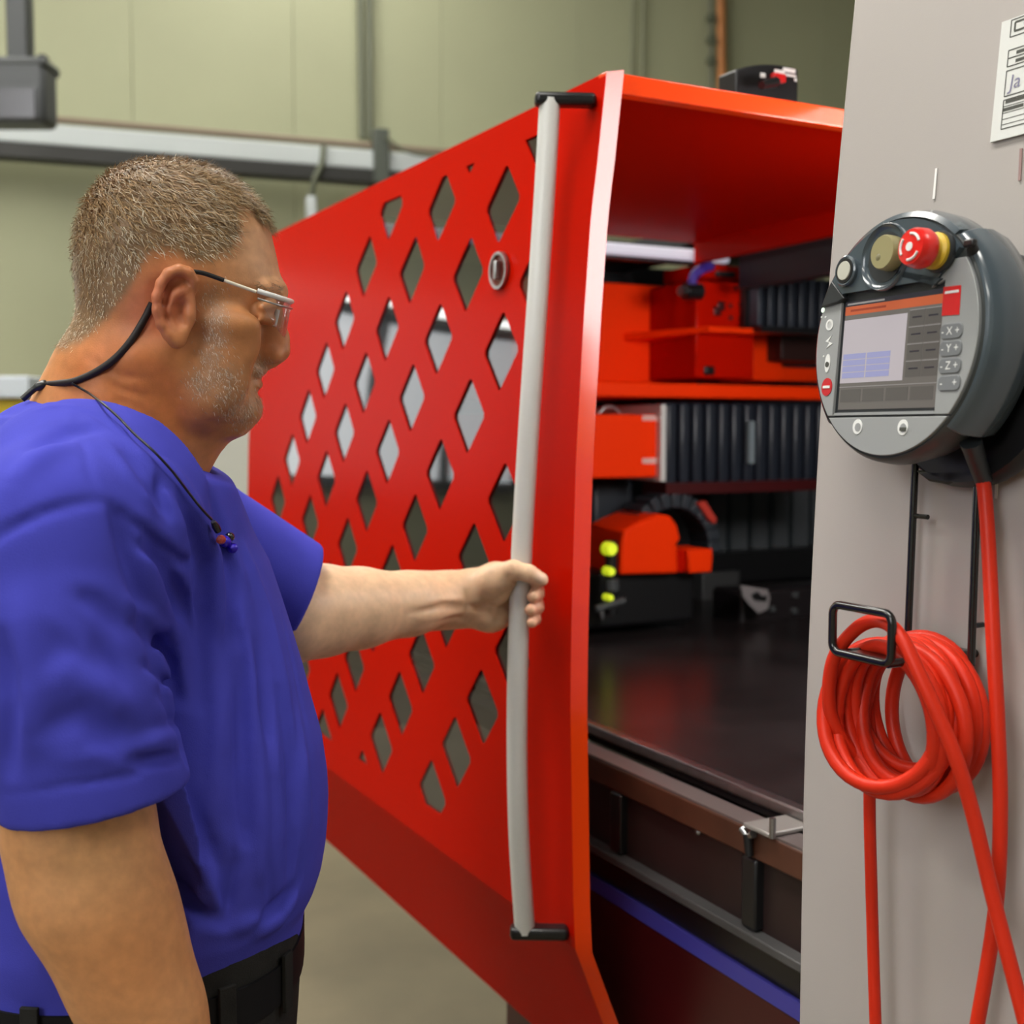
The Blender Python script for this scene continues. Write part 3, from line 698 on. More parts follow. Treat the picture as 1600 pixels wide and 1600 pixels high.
# slots / scratches in the plate
for (x0, y0, x1, y1, mm) in ((1463.3, 263, 1459, 311, 'whiteline'), (1595.5, 232, 1593, 282, mat('pink_scratch', (0.32, 0.20, 0.19), 0.6)), (1558.5, 727, 1556, 779, 'whiteline'), (1582.5, 396, 1581.5, 420, mat('brown_scratch', (0.16, 0.12, 0.09), 0.6))):
    a, c = ppt(x0, y0, .0004), ppt(x1, y1, .0004); dd = c - a; L = np.linalg.norm(dd); dd /= L
    MB().obox((a + c) / 2, dd, Y3, np.cross(dd, Y3), L / 2, 0.0012, 0.0004).build('slot_mark', mm, pil)
# form sheet
sh = empty('inspection_form'); tag(sh, 'white printed form sheet with handwriting stuck on the grey pillar', 'paper')
a, c = ppt(1566, 36, .001), ppt(1549, 223, .001)
sb_ = a - c; SHH = np.linalg.norm(sb_); sB = sb_ / SHH; sB[1] = 0; sB /= np.linalg.norm(sB); sA = -Y3; sN = np.cross(sA, sB); 
if sN[0] > 0: sN = -sN
SO = c
MB().prism([(0, 0), (0.15, 0), (0.15, SHH), (0, SHH)], SO, sA, sB, sN, 0.0, 0.0016).build('sheet', 'paper', sh)
def sline(m, u0, v0, u1, v1, w=0.0008):
    p, q = np.array([u0, v0]), np.array([u1, v1]); t = q - p; L = np.linalg.norm(t); t /= L; nn = np.array([-t[1], t[0]]) * w / 2
    poly = [tuple(p + nn), tuple(q + nn), tuple(q - nn), tuple(p - nn)]
    m.prism(poly, SO, sA, sB, sN, 0.0016, 0.0019)
H = SHH
def frame(u0, v0, u1, v1, w=0.0008):
    m = MB(); sline(m, u0, v0, u1, v0, w); sline(m, u0, v1, u1, v1, w); sline(m, u0, v0, u0, v1, w); sline(m, u1, v0, u1, v1, w)
    m.build('printed_frame', 'ink', sh)
e = 0.010
frame(e, H * .845, 0.14, H * .985, .0008); frame(e + .004, H * .885, 0.06, H * .958, .0016)
frame(e, H * .60, 0.14, H * .735); m = MB(); sline(m, e, H * .668, .14, H * .668); m.build('printed_rule', 'ink', sh)
frame(e, H * .355, 0.14, H * .565)
frame(e, H * .085, 0.14, H * .325)
for v in (.27, .215, .165, .12): m = MB(); sline(m, e, H * v, .14, H * v, .0004); m.build('printed_rule', 'ink', sh)
for (u0, u1, v) in ((.018, .05, .70), (.018, .028, .632), (.031, .06, .632), (e + .002, e + .022, .305), (e + .025, e + .05, .305), (e, e + .02, .243), (e + .024, e + .05, .243)):
    m = MB(); sline(m, u0, H * v, u1, H * v, .0026); m.build('printed_words', 'ink', sh)
pol = [(.0185, .921), (.0215, .945), (.0215, .927), (.0235, .918), (.0205, .898), (.0205, .916)]
MB().prism([(u + .004, v * H) for u, v in pol], SO, sA, sB, sN, 0.0016, 0.002).build('bolt_symbol', 'ink', sh)
text_mesh('handwriting', 'Ja', SO + sA * .0195 + sB * H * .455, sA, sB, sN, 0.0165, 'inkblue', sh, lift=0.0019, shear=0.1)

# ------------------------------------------------------------------ pendant on its holder
al = math.radians(23.5)
pA = RT * math.sin(al) - _f0 * math.cos(al)
n0 = -RT * math.cos(al) - _f0 * math.sin(al)
tau = math.radians(4.5)
pN = n0 * math.cos(tau) + Z3 * math.sin(tau)
pB = np.cross(pN, pA); 
if pB[2] < 0: pB = -pB
PC = at(1394, 529, 0.985)
def pen(x, y, h=0.0):
    p = onplane(x, y, PC + pN * h, pN) - PC - pN * h; return np.array([p @ pA, p @ pB])
def pw(uv, h=0.0): return PC + pA * uv[0] + pB * uv[1] + pN * h
R0 = 0.0985
M['pendgrey'] = mat('light_grey_faceplate', (0.30, 0.31, 0.31), 0.42)
M['penddark'] = mat('blue_grey_shell', (0.062, 0.082, 0.098), 0.22, coat=0.5, coat_rough=0.08)
M['pendblack'] = mat('charcoal_trim', (0.018, 0.021, 0.024), 0.4)
M['pendside'] = mat('charcoal_shell', (0.045, 0.050, 0.050), 0.38)
pd = empty('control_pendant'); tag(pd, 'round grey touch screen control pendant with red emergency stop button', 'control pendant')
MB().lathe([(0, -0.052), (R0 * .80, -0.052), (R0 * .97, -0.040), (R0 * 1.03, -0.018), (R0 * 1.02, -0.006), (R0 * 1.0, -0.002), (R0 * 0.985, 0.0), (R0 * 0.975, -0.0015), (0, -0.0015)], PC, pA, pB, pN, 96).build('shell', 'pendside', pd, smooth=35)
# grip on the right and its mate on the left
m = MB(); pr = [(R0 * 1.0, -0.001), (R0 * 1.035, -0.003), (R0 * 1.085, -0.014), (R0 * 1.095, -0.028), (R0 * 1.05, -0.046), (R0 * 0.95, -0.056), (R0 * .8, -0.056)]
m.lathe(pr, PC, pA, pB, pN, 60, math.radians(-47), math.radians(50)).build('grip_cover', 'penddark', pd, smooth=40, bevel=0.002)
m = MB(); m.lathe(pr, PC, pA, pB, pN, 60, math.radians(147), math.radians(222)).build('grip_cover', 'penddark', pd, smooth=40, bevel=0.002)
m = MB(); m.lathe([(R0 * 0.985, 0.0012), (R0 * 1.03, -0.001), (R0 * 1.055, -0.012), (R0 * 1.05, -0.028), (R0 * .98, -0.044), (R0 * .8, -0.056)], PC, pA, pB, pN, 60, math.radians(50.5), math.radians(146.5)).build('crown_cover', 'penddark', pd, smooth=40)
# face plates
def circ(a0, a1, r, n=30): return [(r * math.cos(math.radians(a0 + (a1 - a0) * k / n)), r * math.sin(math.radians(a0 + (a1 - a0) * k / n))) for k in range(n + 1)]
sTL, sTR, sBL, sBR = pen(1320, 472), pen(1470, 452), pen(1311, 637), pen(1465, 640)
sx0, sx1 = (sTL[0] + sBL[0]) / 2, (sTR[0] + sBR[0]) / 2; sy1, sy0 = (sTL[1] + sTR[1]) / 2, (sBL[1] + sBR[1]) / 2
rf_ = R0 * .965
apex = pen(1491, 405); seam = sy0 - 0.0055
th = lambda u: math.degrees(math.atan2(u[1], u[0]))
# crown inlay (dark dome above the screen)
lft = pen(1281, 473); aL = th(lft); aR = th(apex)
pol = circ(aR, aL, rf_, 40) + [tuple(pen(1318, 466)), (sx0, sy1 + .007), (sx1, sy1 + .007), tuple(pen(1464, 447))]
MB().prism(pol, PC, pA, pB, pN, -0.002, 0.004).build('crown_inlay', 'penddark', pd)
pol = circ(180 - 21, aL - 3, rf_ * 1.0, 8) + [tuple(pen(1300, 440)), tuple(pen(1325, 466)), (sx0 - 0.002, sy1 + .003)]
pol = [pen(1279, 476), pen(1288, 440), pen(1303, 436), pen(1326, 467), pen(1316, 474)]
pol = [tuple(p * min(1.0, rf_ / np.linalg.norm(p))) for p in pol]
MB().prism(pol, PC, pA, pB, pN, -0.001, 0.0052).build('corner_wedge', 'pendblack', pd, bevel=0.001)
# left plate, right plate, bottom plate
def ycirc(y, s): return s * math.sqrt(max(rf_ ** 2 - y * y, 0))
ys = np.linspace(seam, lft[1] - 0.002, 16)
pol = [(sx0 - 0.004, seam), (sx0 - 0.004, lft[1] - 0.003)] + [(ycirc(y, -1), y) for y in reversed(ys)]
MB().prism(pol, PC, pA, pB, pN, -0.002, 0.0018).build('left_faceplate', 'pendgrey', pd, bevel=0.0006)
ys = np.linspace(seam, apex[1], 20)
pol = [(sx1 + 0.002, seam)] + [(ycirc(y, 1) * .995, y) for y in ys] + [tuple(pen(1491, 405)), tuple(pen(1457, 450)), (sx1 + 0.002, sy1 + .006)]
MB().prism(pol, PC, pA, pB, pN, -0.002, 0.0018).build('right_faceplate', 'pendgrey', pd, bevel=0.0006)
a1_ = math.degrees(math.asin((seam - 0.0015) / rf_))
MB().prism(circ(180 - a1_, 360 + a1_, rf_, 40), PC, pA, pB, pN, -0.002, 0.0018).build('bottom_faceplate', 'pendgrey', pd, bevel=0.0006)
# screen
bz = MB(); bz.prism([(sx0 - .004, seam), (sx1 + .002, seam), (sx1 + .002, sy1 + .006), (sx0 - .004, sy1 + .006)], PC, pA, pB, pN, -0.002, -0.0008).build('screen_bezel', 'pendblack', pd)
MB().prism([(sx0 - .004, seam + .0005), (sx1 + .002, seam + .0005), (sx1 + .001, seam + .0028), (sx0 - .002, seam + .0028)], PC, pA, pB, pN, -0.001, 0.0012).build('bezel_lip', 'pendgrey', pd)
def emat(name, col, s=0.62): return mat(name, tuple(c * .3 for c in col), 0.25, emit=col, estr=s)
scr = MB().prism([(sx0, sy0), (sx1, sy0), (sx1, sy1), (sx0, sy1)], PC, pA, pB, pN, -0.001, -0.0003).build('screen', emat('screen_grey', (0.17, 0.155, 0.14)), pd)
W_, H_ = sx1 - sx0, sy1 - sy0
def srect(name, u0, v0, u1, v1, mm, lift=0.0):
    P = [(sx0 + W_ * u, sy0 + H_ * v) for u, v in ((u0, v0), (u1, v0), (u1, v1), (u0, v1))]
    return MB().prism(P, PC, pA, pB, pN, -0.0003 + lift, -0.0001 + lift).build(name, mm, scr)
s_or, s_wh, s_bl, s_bt, s_dk, s_ln = emat('screen_orange', (0.62, 0.13, 0.05)), emat('screen_white', (0.55, 0.50, 0.53)), emat('screen_blue', (0.36, 0.37, 0.62)), emat('screen_button', (0.125, 0.115, 0.105)), emat('screen_dark', (0.035, 0.033, 0.045)), emat('screen_line', (0.33, 0.31, 0.30))
srect('title_strip', 0, .955, 1, 1.0, s_dk); srect('title_words', .02, .968, .42, .985, s_ln, .0002)
srect('header_bar', 0, .875, 1, .955, s_or); srect('header_words', .06, .905, .44, .925, emat('screen_rust', (.35, .06, .03)), .0002)
srect('white_area', 0, .245, .665, .83, s_wh)
for r in range(4):
    for c_ in range(2): srect('table_cell', .02 + .26 * c_, .29 + .058 * r, .265 + .26 * c_, .34 + .058 * r, s_bl, .0002)
for r in range(4):
    for c_ in range(2):
        u0 = .69 + .155 * c_; v0 = .27 + .148 * r
        srect('screen_key', u0, v0, u0 + .148, v0 + .138, s_bt, .0001)
        srect('screen_key_edge', u0, v0 + .132, u0 + .148, v0 + .139, s_ln, .0003)
        srect('screen_key_words', u0 + .03, v0 + .065, u0 + .12, v0 + .078, s_dk, .0003)
srect('footer_line', 0, .205, 1, .212, s_ln, .0002)
for k in range(4): srect('footer_key', .02 + .245 * k, .07, .24 + .245 * k, .185, s_bt, .0001); 
# left plate symbols
def disc(name, uv, r, mm, h=0.0018, t=0.0006, sx=1.0, parent=pd): return MB().lathe([(0, t), (r, t), (r, 0)], pw(uv, h), pA, pB, pN, 24, sx=sx).build(name, mm, parent, smooth=40)
M['symwhite'] = mat('white_symbol_print', (0.78, 0.79, 0.77), 0.5)
disc('indicator_led', pen(1289, 485), .0022, mat('white_green_led', (.8, .9, .8), .3, emit=(.8, 1, .8), estr=.5))
for dx_ in (-3, 3): disc('led_dot', pen(1290 + dx_, 496), .0009, 'symwhite')
MB().lathe([(.0030, 0), (.0030, .0005), (.0048, .0005), (.0048, 0)], pw(pen(1299, 508), .0018), pA, pB, pN, 24).build('ring_symbol', 'symwhite', pd)
pol = [(1303, 524), (1293, 534), (1299, 536), (1294, 545), (1304, 537), (1297, 534)]
MB().prism([tuple(pen(*q)) for q in pol], PC, pA, pB, pN, .0018, .0023).build('flash_symbol', 'symwhite', pd)
MB().lathe([(0, .0006), (.0055, .0006), (.0055, 0)], pw(pen(1296, 568), .0018), pA, pB, pN, 24, sx=.62, sy=1.45).build('key_symbol_ring', 'symwhite', pd)
disc('key_symbol_core', pen(1296, 570), .0024, 'ink', .0025, .0004)
disc('stop_key', pen(1295, 605), .0078, mat('stop_red', (.55, .012, .018), .4), sx=.9)
MB().obox(pw(pen(1295, 605), .0027), pA, pB, pN, .0045, .0011, .0003).build('stop_bar', 'symwhite', pd)
disc('led_dot', pen(1290, 557), .0008, 'symwhite')
# bottom symbols
for (x, y) in ((1343, 667), (1414, 668)):
    o = disc('touch_symbol', pen(x, y), .0062, 'symwhite', sx=.95)
    disc('symbol_core', pen(x + 1, y + 1), .0036, 'pendgrey', .0024, .0003, parent=o)
MB().obox(pw(pen(1415, 671), .0030), pA, pB, pN, .0035, .0014, .0003).build('symbol_bar', 'ink', pd)
# jog keys
M['keypad'] = mat('grey_keypad', (0.17, 0.18, 0.19), 0.5)
for k, (y, t) in enumerate(((518, '- X +'), (545, '- Y +'), (572, '- Z +'), (599, '-    +'))):
    c_ = pen(1490 - 1.2 * k, y); w, h = .0116, .0059; r = .0045; pol = []
    for (cx, cy, a0) in ((w - r, h - r, 0), (-w + r, h - r, 90), (-w + r, -h + r, 180), (w - r, -h + r, 270)):
        pol += [(c_[0] + cx + r * math.cos(math.radians(a0 + 22.5 * q)), c_[1] + cy + r * math.sin(math.radians(a0 + 22.5 * q))) for q in range(5)]
    o = MB().prism(pol, PC, pA, pB, pN, .0016, .0028).build('jog_key', 'keypad', pd, bevel=.0006)
    text_mesh('key_marking', t, pw(c_, .0028), pA, pB, pN, .0088, 'symwhite', o)
# red sticker
q = [pen(*x) for x in ((1478, 449), (1505, 446), (1502, 492), (1475, 494))]
st = MB().prism([tuple(p) for p in q[::-1]], PC, pA, pB, pN, .0018, .0023).build('red_sticker', mat('sticker_red', (.62, .008, .01), .4), pd)
q = [pen(*x) for x in ((1481, 456), (1502, 453), (1502, 457), (1480, 460))]
MB().prism([tuple(p) for p in q[::-1]], PC, pA, pB, pN, .0023, .0026).build('sticker_lettering', 'symwhite', st)
# round button
c_ = pen(1325, 424, .004)
MB().lathe([(.0085, 0), (.0132, 0), (.0132, .003), (.0120, .004), (.0085, .003)], pw(c_, .004), pA, pB, pN, 32).build('button_collar', 'penddark', pd, smooth=40)
MB().lathe([(0, .0042), (.0105, .0042), (.0105, 0)], pw(c_, .004), pA, pB, pN, 32).build('button_ring', 'black', pd, smooth=40)
MB().lathe([(0, .0052), (.0078, .0050), (.0082, .004)], pw(c_, .004), pA, pB, pN, 32).build('button_cap', mat('ivory_button', (.52, .52, .44), .4), pd, smooth=40)
# dial in a dished recess
c_ = pen(1384, 402, .004)
MB().lathe([(.014, -.0005), (.022, -.0005), (.0255, .0012), (.0268, .0030), (.0278, .0012), (.0278, -.0005)], pw(c_, .004), pA, pB, pN, 40).build('dial_dish', 'penddark', pd, smooth=60)
MB().lathe([(0, .0004), (.0205, .0004), (.0205, 0)], pw(c_, .004), pA, pB, pN, 32).build('dial_well', 'pendblack', pd)
kd = pen(1397, 397, .004)
dl = MB().lathe([(.0140, .001), (.0143, .004), (.0140, .011), (.0132, .0125), (0, .0125)], pw(kd, .004), pA, pB, pN, 32).build('dial_knob', mat('khaki_knob', (.30, .27, .13), .4), pd, smooth=35)
MB().lathe([(0, .0129), (.0026, .0127), (.0031, .0124)], pw(pen(1372, 402, .0165), .004), pA, pB, pN, 16).build('finger_dimple', mat('khaki_dimple', (.20, .18, .09), .5), dl, smooth=60)
# emergency stop
ec = pen(1471, 394, .004)
MB().lathe([(.0150, 0), (.0160, .004), (.0150, .006), (.0115, .006)], pw(ec, .003), pA, pB, pN, 36).build('stop_surround', 'pendblack', pd, smooth=40)
MB().lathe([(.0142, .004), (.0142, .009), (.0116, .011), (.0106, .016)], pw(ec, .003), pA, pB, pN, 36).build('yellow_collar', mat('stop_yellow', (.62, .42, .02), .4), pd, smooth=40)
es = MB().lathe([(.0104, .013), (.0142, .016), (.0156, .020), (.0150, .028), (.0134, .0315), (.0, .0327)], pw(ec, .003), pA, pB, pN, 40).build('stop_button', mat('stop_cap_red', (.75, .012, .008), .3, coat=.4), pd, smooth=50)
disc('centre_dot', ec, .0034, 'symwhite', .0353, .0006, parent=es)
for a0 in (20, 140, 260):
    P = [pw(ec + .0100 * np.array([math.cos(math.radians(a0 + t)), math.sin(math.radians(a0 + t))]), .0351) for t in range(0, 76, 8)]
    MB().tube(P, .0011, 6).build('arrow_arc', 'symwhite', es)
# black key switch
kc = pen(1515, 394, .0); tip = pen(1516, 380, .004)
MB().tube([pw(kc, -.004), pw(tip, .003)], [.0048, .0036], 14).build('key_stem', 'black', pd, smooth=50)
MB().obox(pw(tip, .004), pA, pB, pN, .0052, .0030, .0026).build('key_bow', 'black', pd, bevel=.0015)
for (x, y) in ((1540, 398), (1565, 502)):
    u = pen(x, y, -.018); MB().lathe([(0, .001), (.003, .001), (.004, 0)], pw(u, -.006), pA, pB, pN, 16).build('screw_head', 'penddark', pd, smooth=50)
# strain relief sleeve
s0 = pw(pen(1517, 690, -.03), -.03); s1 = at(1537, 752, .965)
MB().tube([s0, s0 * .5 + s1 * .5, s1], [.0085, .0075, .0068], 16).build('cable_sleeve', 'pendblack', pd, smooth=50)
# holder behind it
hd = empty('pendant_holder'); tag(hd, 'black pendant holder with two long rods on the grey pillar', 'holder')
MB().lathe([(0, -.058), (.092, -.058), (.096, -.063), (.096, -.072), (0, -.072)], PC + pB * -.020 + pA * 0.024, pA, pB, pN, 60).build('backing_disc', 'black', hd, smooth=40)
q = at(1545, 672, 1.0)
pol = [pen(*x, -.06) for x in ((1500, 640), (1590, 655), (1594, 662), (1570, 700), (1548, 708), (1520, 700), (1505, 680))]
MB().prism([tuple(p) for p in pol[::-1]], PC, pA, pB, pN, -.080, -.058).build('latch_block', 'black', hd, bevel=.003)
pol = [pen(*x, -.058) for x in ((1428, 735), (1532, 735), (1515, 745), (1480, 757), (1450, 752))]
MB().prism([tuple(p) for p in pol[::-1]], PC, pA, pB, pN, -.072, -.058).build('chin_plate', 'black', hd, bevel=.002)
for (x0, x1, yt, yb) in ((1431, 1418, 700, 1010), (1529, 1517, 700, 1040)):
    P = [ppt(x0 + (x1 - x0) * t, yt + (yb - yt) * t, .016) for t in np.linspace(0, 1, 10)]
    MB().tube(P, .0033, 10).build('rod', 'blackmetal', hd, smooth=50)
MB().tube([ppt(1430, 806, .016), ppt(1450, 808, .016)], .0022, 8).build('rod_tab', 'blackmetal', hd)
MB().tube([ppt(1520, 978, .016), ppt(1536, 976, .004)], .0022, 8).build('rod_tab', 'pendblack', hd)
MB().tube([pw((.02, -.012), -.07), ppt(1470, 560, 0.0)], .02, 14).build('mount_post', 'black', hd)

# ------------------------------------------------------------------ cable hook and cable
hk = empty('cable_hook'); tag(hk, 'black wire frame hook sticking out of the grey pillar under the red coil', 'hook')
OFF = 0.098
f = [ppt(x, y, OFF) for x, y in ((1300, 944), (1391, 958), (1396, 1042), (1302, 1024))]
xf = np.mean([p[0] for p in f])
f = [np.array([xf, p[1], p[2]]) for p in f]
yl, yr = (f[0][1] + f[3][1]) / 2, (f[1][1] + f[2][1]) / 2; zt_, zb_ = (f[0][2] + f[1][2]) / 2 - .000, (f[2][2] + f[3][2]) / 2 + .002
rr_ = .008; P = []
for (cy, cz, a0) in ((yl - rr_, zt_ - rr_, 0), (yr + rr_, zt_ - rr_, 90), (yr + rr_, zb_ + rr_, 180), (yl - rr_, zb_ + rr_, 270)):
    P += [np.array([xf, cy + rr_ * math.cos(math.radians(a0 + 18 * k)), cz + rr_ * math.sin(math.radians(a0 + 18 * k))]) for k in range(6)]
MB().tube(P, .0036, 10, closed=True).build('front_frame', 'blackmetal', hk, smooth=60)
for y in (yl - .012, yr + .004):
    MB().tube([np.array([xf, y, zb_]), np.array([pX(zb_) + .002, y, zb_])], .0036, 10).build('support_rod', 'blackmetal', hk, smooth=60)
MB().obox(((xf + pX(zb_)) / 2, (yl + yr) / 2, zb_ + .001), X3, Y3, Z3, (pX(zb_) - xf) / 2, (yl - yr) / 2 - .006, .0015).build('support_plate', 'blackmetal', hk)
CR = 0.0061
cc = np.array([0, (yl + yr) / 2 - .004, zb_ - .044])
loops = []; NL = 14; x_in, x_out = pX(1.2) - .012, xf + .010
P = []
rg = np.random.default_rng(3)
js = rg.normal(0, 1, (NL + 2, 4))
def loop_par(t):
    k = min(int(t), NL); f_ = t - k; a, b_ = js[k], js[k + 1]; s = f_ * f_ * (3 - 2 * f_); return a * (1 - s) + b_ * s
nper = 40
for i in range(NL * nper + 1):
    t = i / nper; a = math.pi / 2 + 2 * math.pi * t; j = loop_par(t)
    u = (math.sin(t * 2.9) * .5 + .5) * .55 + (t / NL) * .45
    x = x_out + (x_in - x_out) * u
    r = .0545 + .0030 * j[0]
    cy = cc[1] + .003 * j[1]; cz = zb_ + .0065 - r * 1.08 + .0028 * abs(j[3]) 
    P.append(np.array([x + .007 * math.sin(a + j[2]), cy + r * math.cos(a) * 1.0, cz + r * 1.08 * math.sin(a)]))
cab = MB(); cab.tube(P, CR, 10)
def cpath(pts): return smooth_path([ppt(x, y, o) for x, y, o in pts], 10)
cab.tube(smooth_path([s1 + (s0 - s1) * .1] + [at(x, y, dd) for x, y, dd in ((1539, 775, .962), (1545, 860, .955), (1552, 1000, .945), (1559, 1130, .940), (1563, 1250, .940), (1560, 1370, .945), (1549, 1470, .95), (1527, 1600, .96), (1510, 1700, .97), (1480, 1840, .99))], 10), .0058, 12)
cab.tube(cpath([(1372, 1200, .040), (1335, 1180, .062), (1298, 1115, .082), (1301, 1035, .088), (1335, 985, .086), (1372, 970, .086), (1405, 992, .092), (1440, 1062, .088), (1490, 1175, .075), (1521, 1275, .062), (1551, 1400, .050), (1600, 1590, .040), (1640, 1750, .035), (1680, 1900, .03)]), .0058, 12)
cab.tube(cpath([(1370, 1190, .05), (1359, 1230, .045), (1362, 1400, .040), (1368, 1600, .036), (1374, 1750, .034), (1378, 1900, .032)]), .0052, 12)
o = cab.build('pendant_cable', 'cable', smooth=60)
tag(o, 'red cable coiled over the black hook, its ends hanging down the grey pillar', 'cable')
# ------------------------------------------------------------------ implicit surfaces (for the man)
class Grid:
    def __init__(s, lo, hi, h):
        s.lo = np.asarray(lo, float); s.h = h
        s.n = np.maximum(np.ceil((np.asarray(hi) - s.lo) / h).astype(int) + 1, 4)
        s.v = np.full(s.n, 0.2, np.float32)
        s.ax = [s.lo[k] + h * np.arange(s.n[k]) for k in range(3)]
    def win(s, lo, hi):
        a = np.clip(np.floor((np.asarray(lo) - s.lo) / s.h).astype(int), 0, s.n)
        b = np.clip(np.ceil((np.asarray(hi) - s.lo) / s.h).astype(int) + 1, 0, s.n)
        if np.any(b - a < 1): return None, None
        sl = tuple(slice(a[k], b[k]) for k in range(3))
        X, Y, Z = np.meshgrid(*[s.ax[k][sl[k]].astype(np.float32) for k in range(3)], indexing='ij', sparse=True)
        return sl, (X, Y, Z)
    def full(s): return s.win(s.lo, s.lo + s.h * s.n)
    def comb(s, sl, d, k, mode):
        v = s.v[sl]
        if mode == 'add':
            if k > 0:
                h = np.maximum(k - np.abs(v - d), 0) / k; r = np.minimum(v, d) - h * h * k * 0.25
            else: r = np.minimum(v, d)
        else:                                     # carve
            d = -d
            if k > 0:
                h = np.maximum(k - np.abs(v - d), 0) / k; r = np.maximum(v, d) + h * h * k * 0.25
            else: r = np.maximum(v, d)
        s.v[sl] = r
    # ---- primitives
    def cone(s, a, b, ra, rb, k=0.0, mode='add', sq=None):
        """tapered capsule; sq=(dir, factor) squashes it along dir"""
        a = np.asarray(a, float); b = np.asarray(b, float); m = max(ra, rb) + k + 2 * s.h
        sl, P = s.win(np.minimum(a, b) - m, np.maximum(a, b) + m)
        if sl is None: return
        ab = b - a; L2 = ab @ ab + 1e-12
        px, py, pz = P[0] - a[0], P[1] - a[1], P[2] - a[2]
        t = np.clip((px * ab[0] + py * ab[1] + pz * ab[2]) / L2, 0, 1)
        qx, qy, qz = px - t * ab[0], py - t * ab[1], pz - t * ab[2]
        if sq is not None:
            u = np.asarray(sq[0], float); u = u / np.linalg.norm(u); w = qx * u[0] + qy * u[1] + qz * u[2]; c = (sq[1] - 1) * w
            qx, qy, qz = qx + c * u[0], qy + c * u[1], qz + c * u[2]
        d = np.sqrt(qx * qx + qy * qy + qz * qz) - (ra + (rb - ra) * t)
        s.comb(sl, d, k, mode)
    def ell(s, c, r, k=0.0, mode='add', rot=None):
        c = np.asarray(c, float); r = np.asarray(r, float); m = r.max() + k + 2 * s.h
        sl, P = s.win(c - m, c + m)
        if sl is None: return
        p = [P[i] - c[i] for i in range(3)]
        if rot is not None:
            p = [p[0] * rot[i][0] + p[1] * rot[i][1] + p[2] * rot[i][2] for i in range(3)]
        q = np.sqrt((p[0] / r[0]) ** 2 + (p[1] / r[1]) ** 2 + (p[2] / r[2]) ** 2)
        q2 = np.sqrt((p[0] / r[0] ** 2) ** 2 + (p[1] / r[1] ** 2) ** 2 + (p[2] / r[2] ** 2) ** 2) + 1e-9
        s.comb(sl, q * (q - 1) / q2, k, mode)
    def chain(s, pts, rad, k=0.0, mode='add', sq=None):
        for i in range(len(pts) - 1): s.cone(pts[i], pts[i + 1], rad[i], rad[i + 1], k if i else k, mode, sq)
    def loft(s, rows, k=0.0, mode='add', zpad=0.0):
        """rows: (z, back, front, halfwidth, mid, n_front, n_back) egg sections stacked in z; x = forward, y = side"""
        R = np.array(sorted(rows)); z0, z1 = R[0, 0] - zpad, R[-1, 0] + zpad
        bx = (R[:, 1].min(), R[:, 2].max()); w = R[:, 3].max(); m = k + 2 * s.h + 0.02
        sl, (X, Y, Z) = s.win((bx[0] - m, -w - m, z0 - m), (bx[1] + m, w + m, z1 + m))
        if sl is None: return
        zz = Z.ravel(); I = lambda c: np.interp(zz, R[:, 0], R[:, c]).reshape(1, 1, -1).astype(np.float32)
        bk, fr, hw, md, nf, nb = (I(c) for c in range(1, 7))
        u = X - md; n = np.where(u > 0, nf, nb)
        au = np.where(u > 0, u / np.maximum(fr - md, 1e-4), -u / np.maximum(md - bk, 1e-4)); av = np.abs(Y) / hw
        r = (au ** n + av ** n) ** (1 / n)
        loc = np.where(u > 0, fr - md, md - bk)
        size = np.sqrt((loc * au) ** 2 + (hw * av) ** 2 + 1e-12) / np.maximum(r, 1e-3)
        d = (r - 1) * np.maximum(size, 0.01)
        d = np.maximum(d, np.maximum(z0 - Z, Z - z1))
        s.comb(sl, d.astype(np.float32), k, mode)
    def plane(s, o, n, k=0.0, win=None):
        """cut away the side the normal points to"""
        n = np.asarray(n, float) / np.linalg.norm(n)
        sl, P = s.full() if win is None else s.win(*win)
        if sl is None: return
        d = (P[0] - o[0]) * n[0] + (P[1] - o[1]) * n[1] + (P[2] - o[2]) * n[2]
        v = s.v[sl]
        if k > 0:
            h = np.maximum(k - np.abs(v - d), 0) / k; s.v[sl] = np.maximum(v, d) + h * h * k * 0.25
        else: s.v[sl] = np.maximum(v, d)
    def stroke(s, pts, amp, w, side=None, fade=True):
        """raise (amp > 0) or press in (amp < 0) a soft line along a polyline"""
        pts = [np.asarray(p, float) for p in pts]
        m = 2.6 * w; lo = np.min(pts, axis=0) - m; hi = np.max(pts, axis=0) + m
        sl, P = s.win(lo, hi)
        if sl is None: return
        best = None; Lt = [np.linalg.norm(pts[i + 1] - pts[i]) for i in range(len(pts) - 1)]; tot = sum(Lt); acc = 0
        for i in range(len(pts) - 1):
            a = pts[i]; ab = pts[i + 1] - a; L2 = ab @ ab + 1e-12
            px, py, pz = P[0] - a[0], P[1] - a[1], P[2] - a[2]
            t = np.clip((px * ab[0] + py * ab[1] + pz * ab[2]) / L2, 0, 1)
            d2 = (px - t * ab[0]) ** 2 + (py - t * ab[1]) ** 2 + (pz - t * ab[2]) ** 2
            g = (acc + t * Lt[i]) / tot
            if best is None: best, gp = d2, g
            else:
                c = d2 < best; gp = np.where(c, g, gp); best = np.where(c, d2, best)
            acc += Lt[i]
        f = np.exp(-best / (w * w))
        if fade: f = f * np.sin(np.pi * np.clip(gp * 0.92 + 0.04, 0, 1)) ** 0.7
        s.v[sl] -= (amp * f).astype(np.float32)
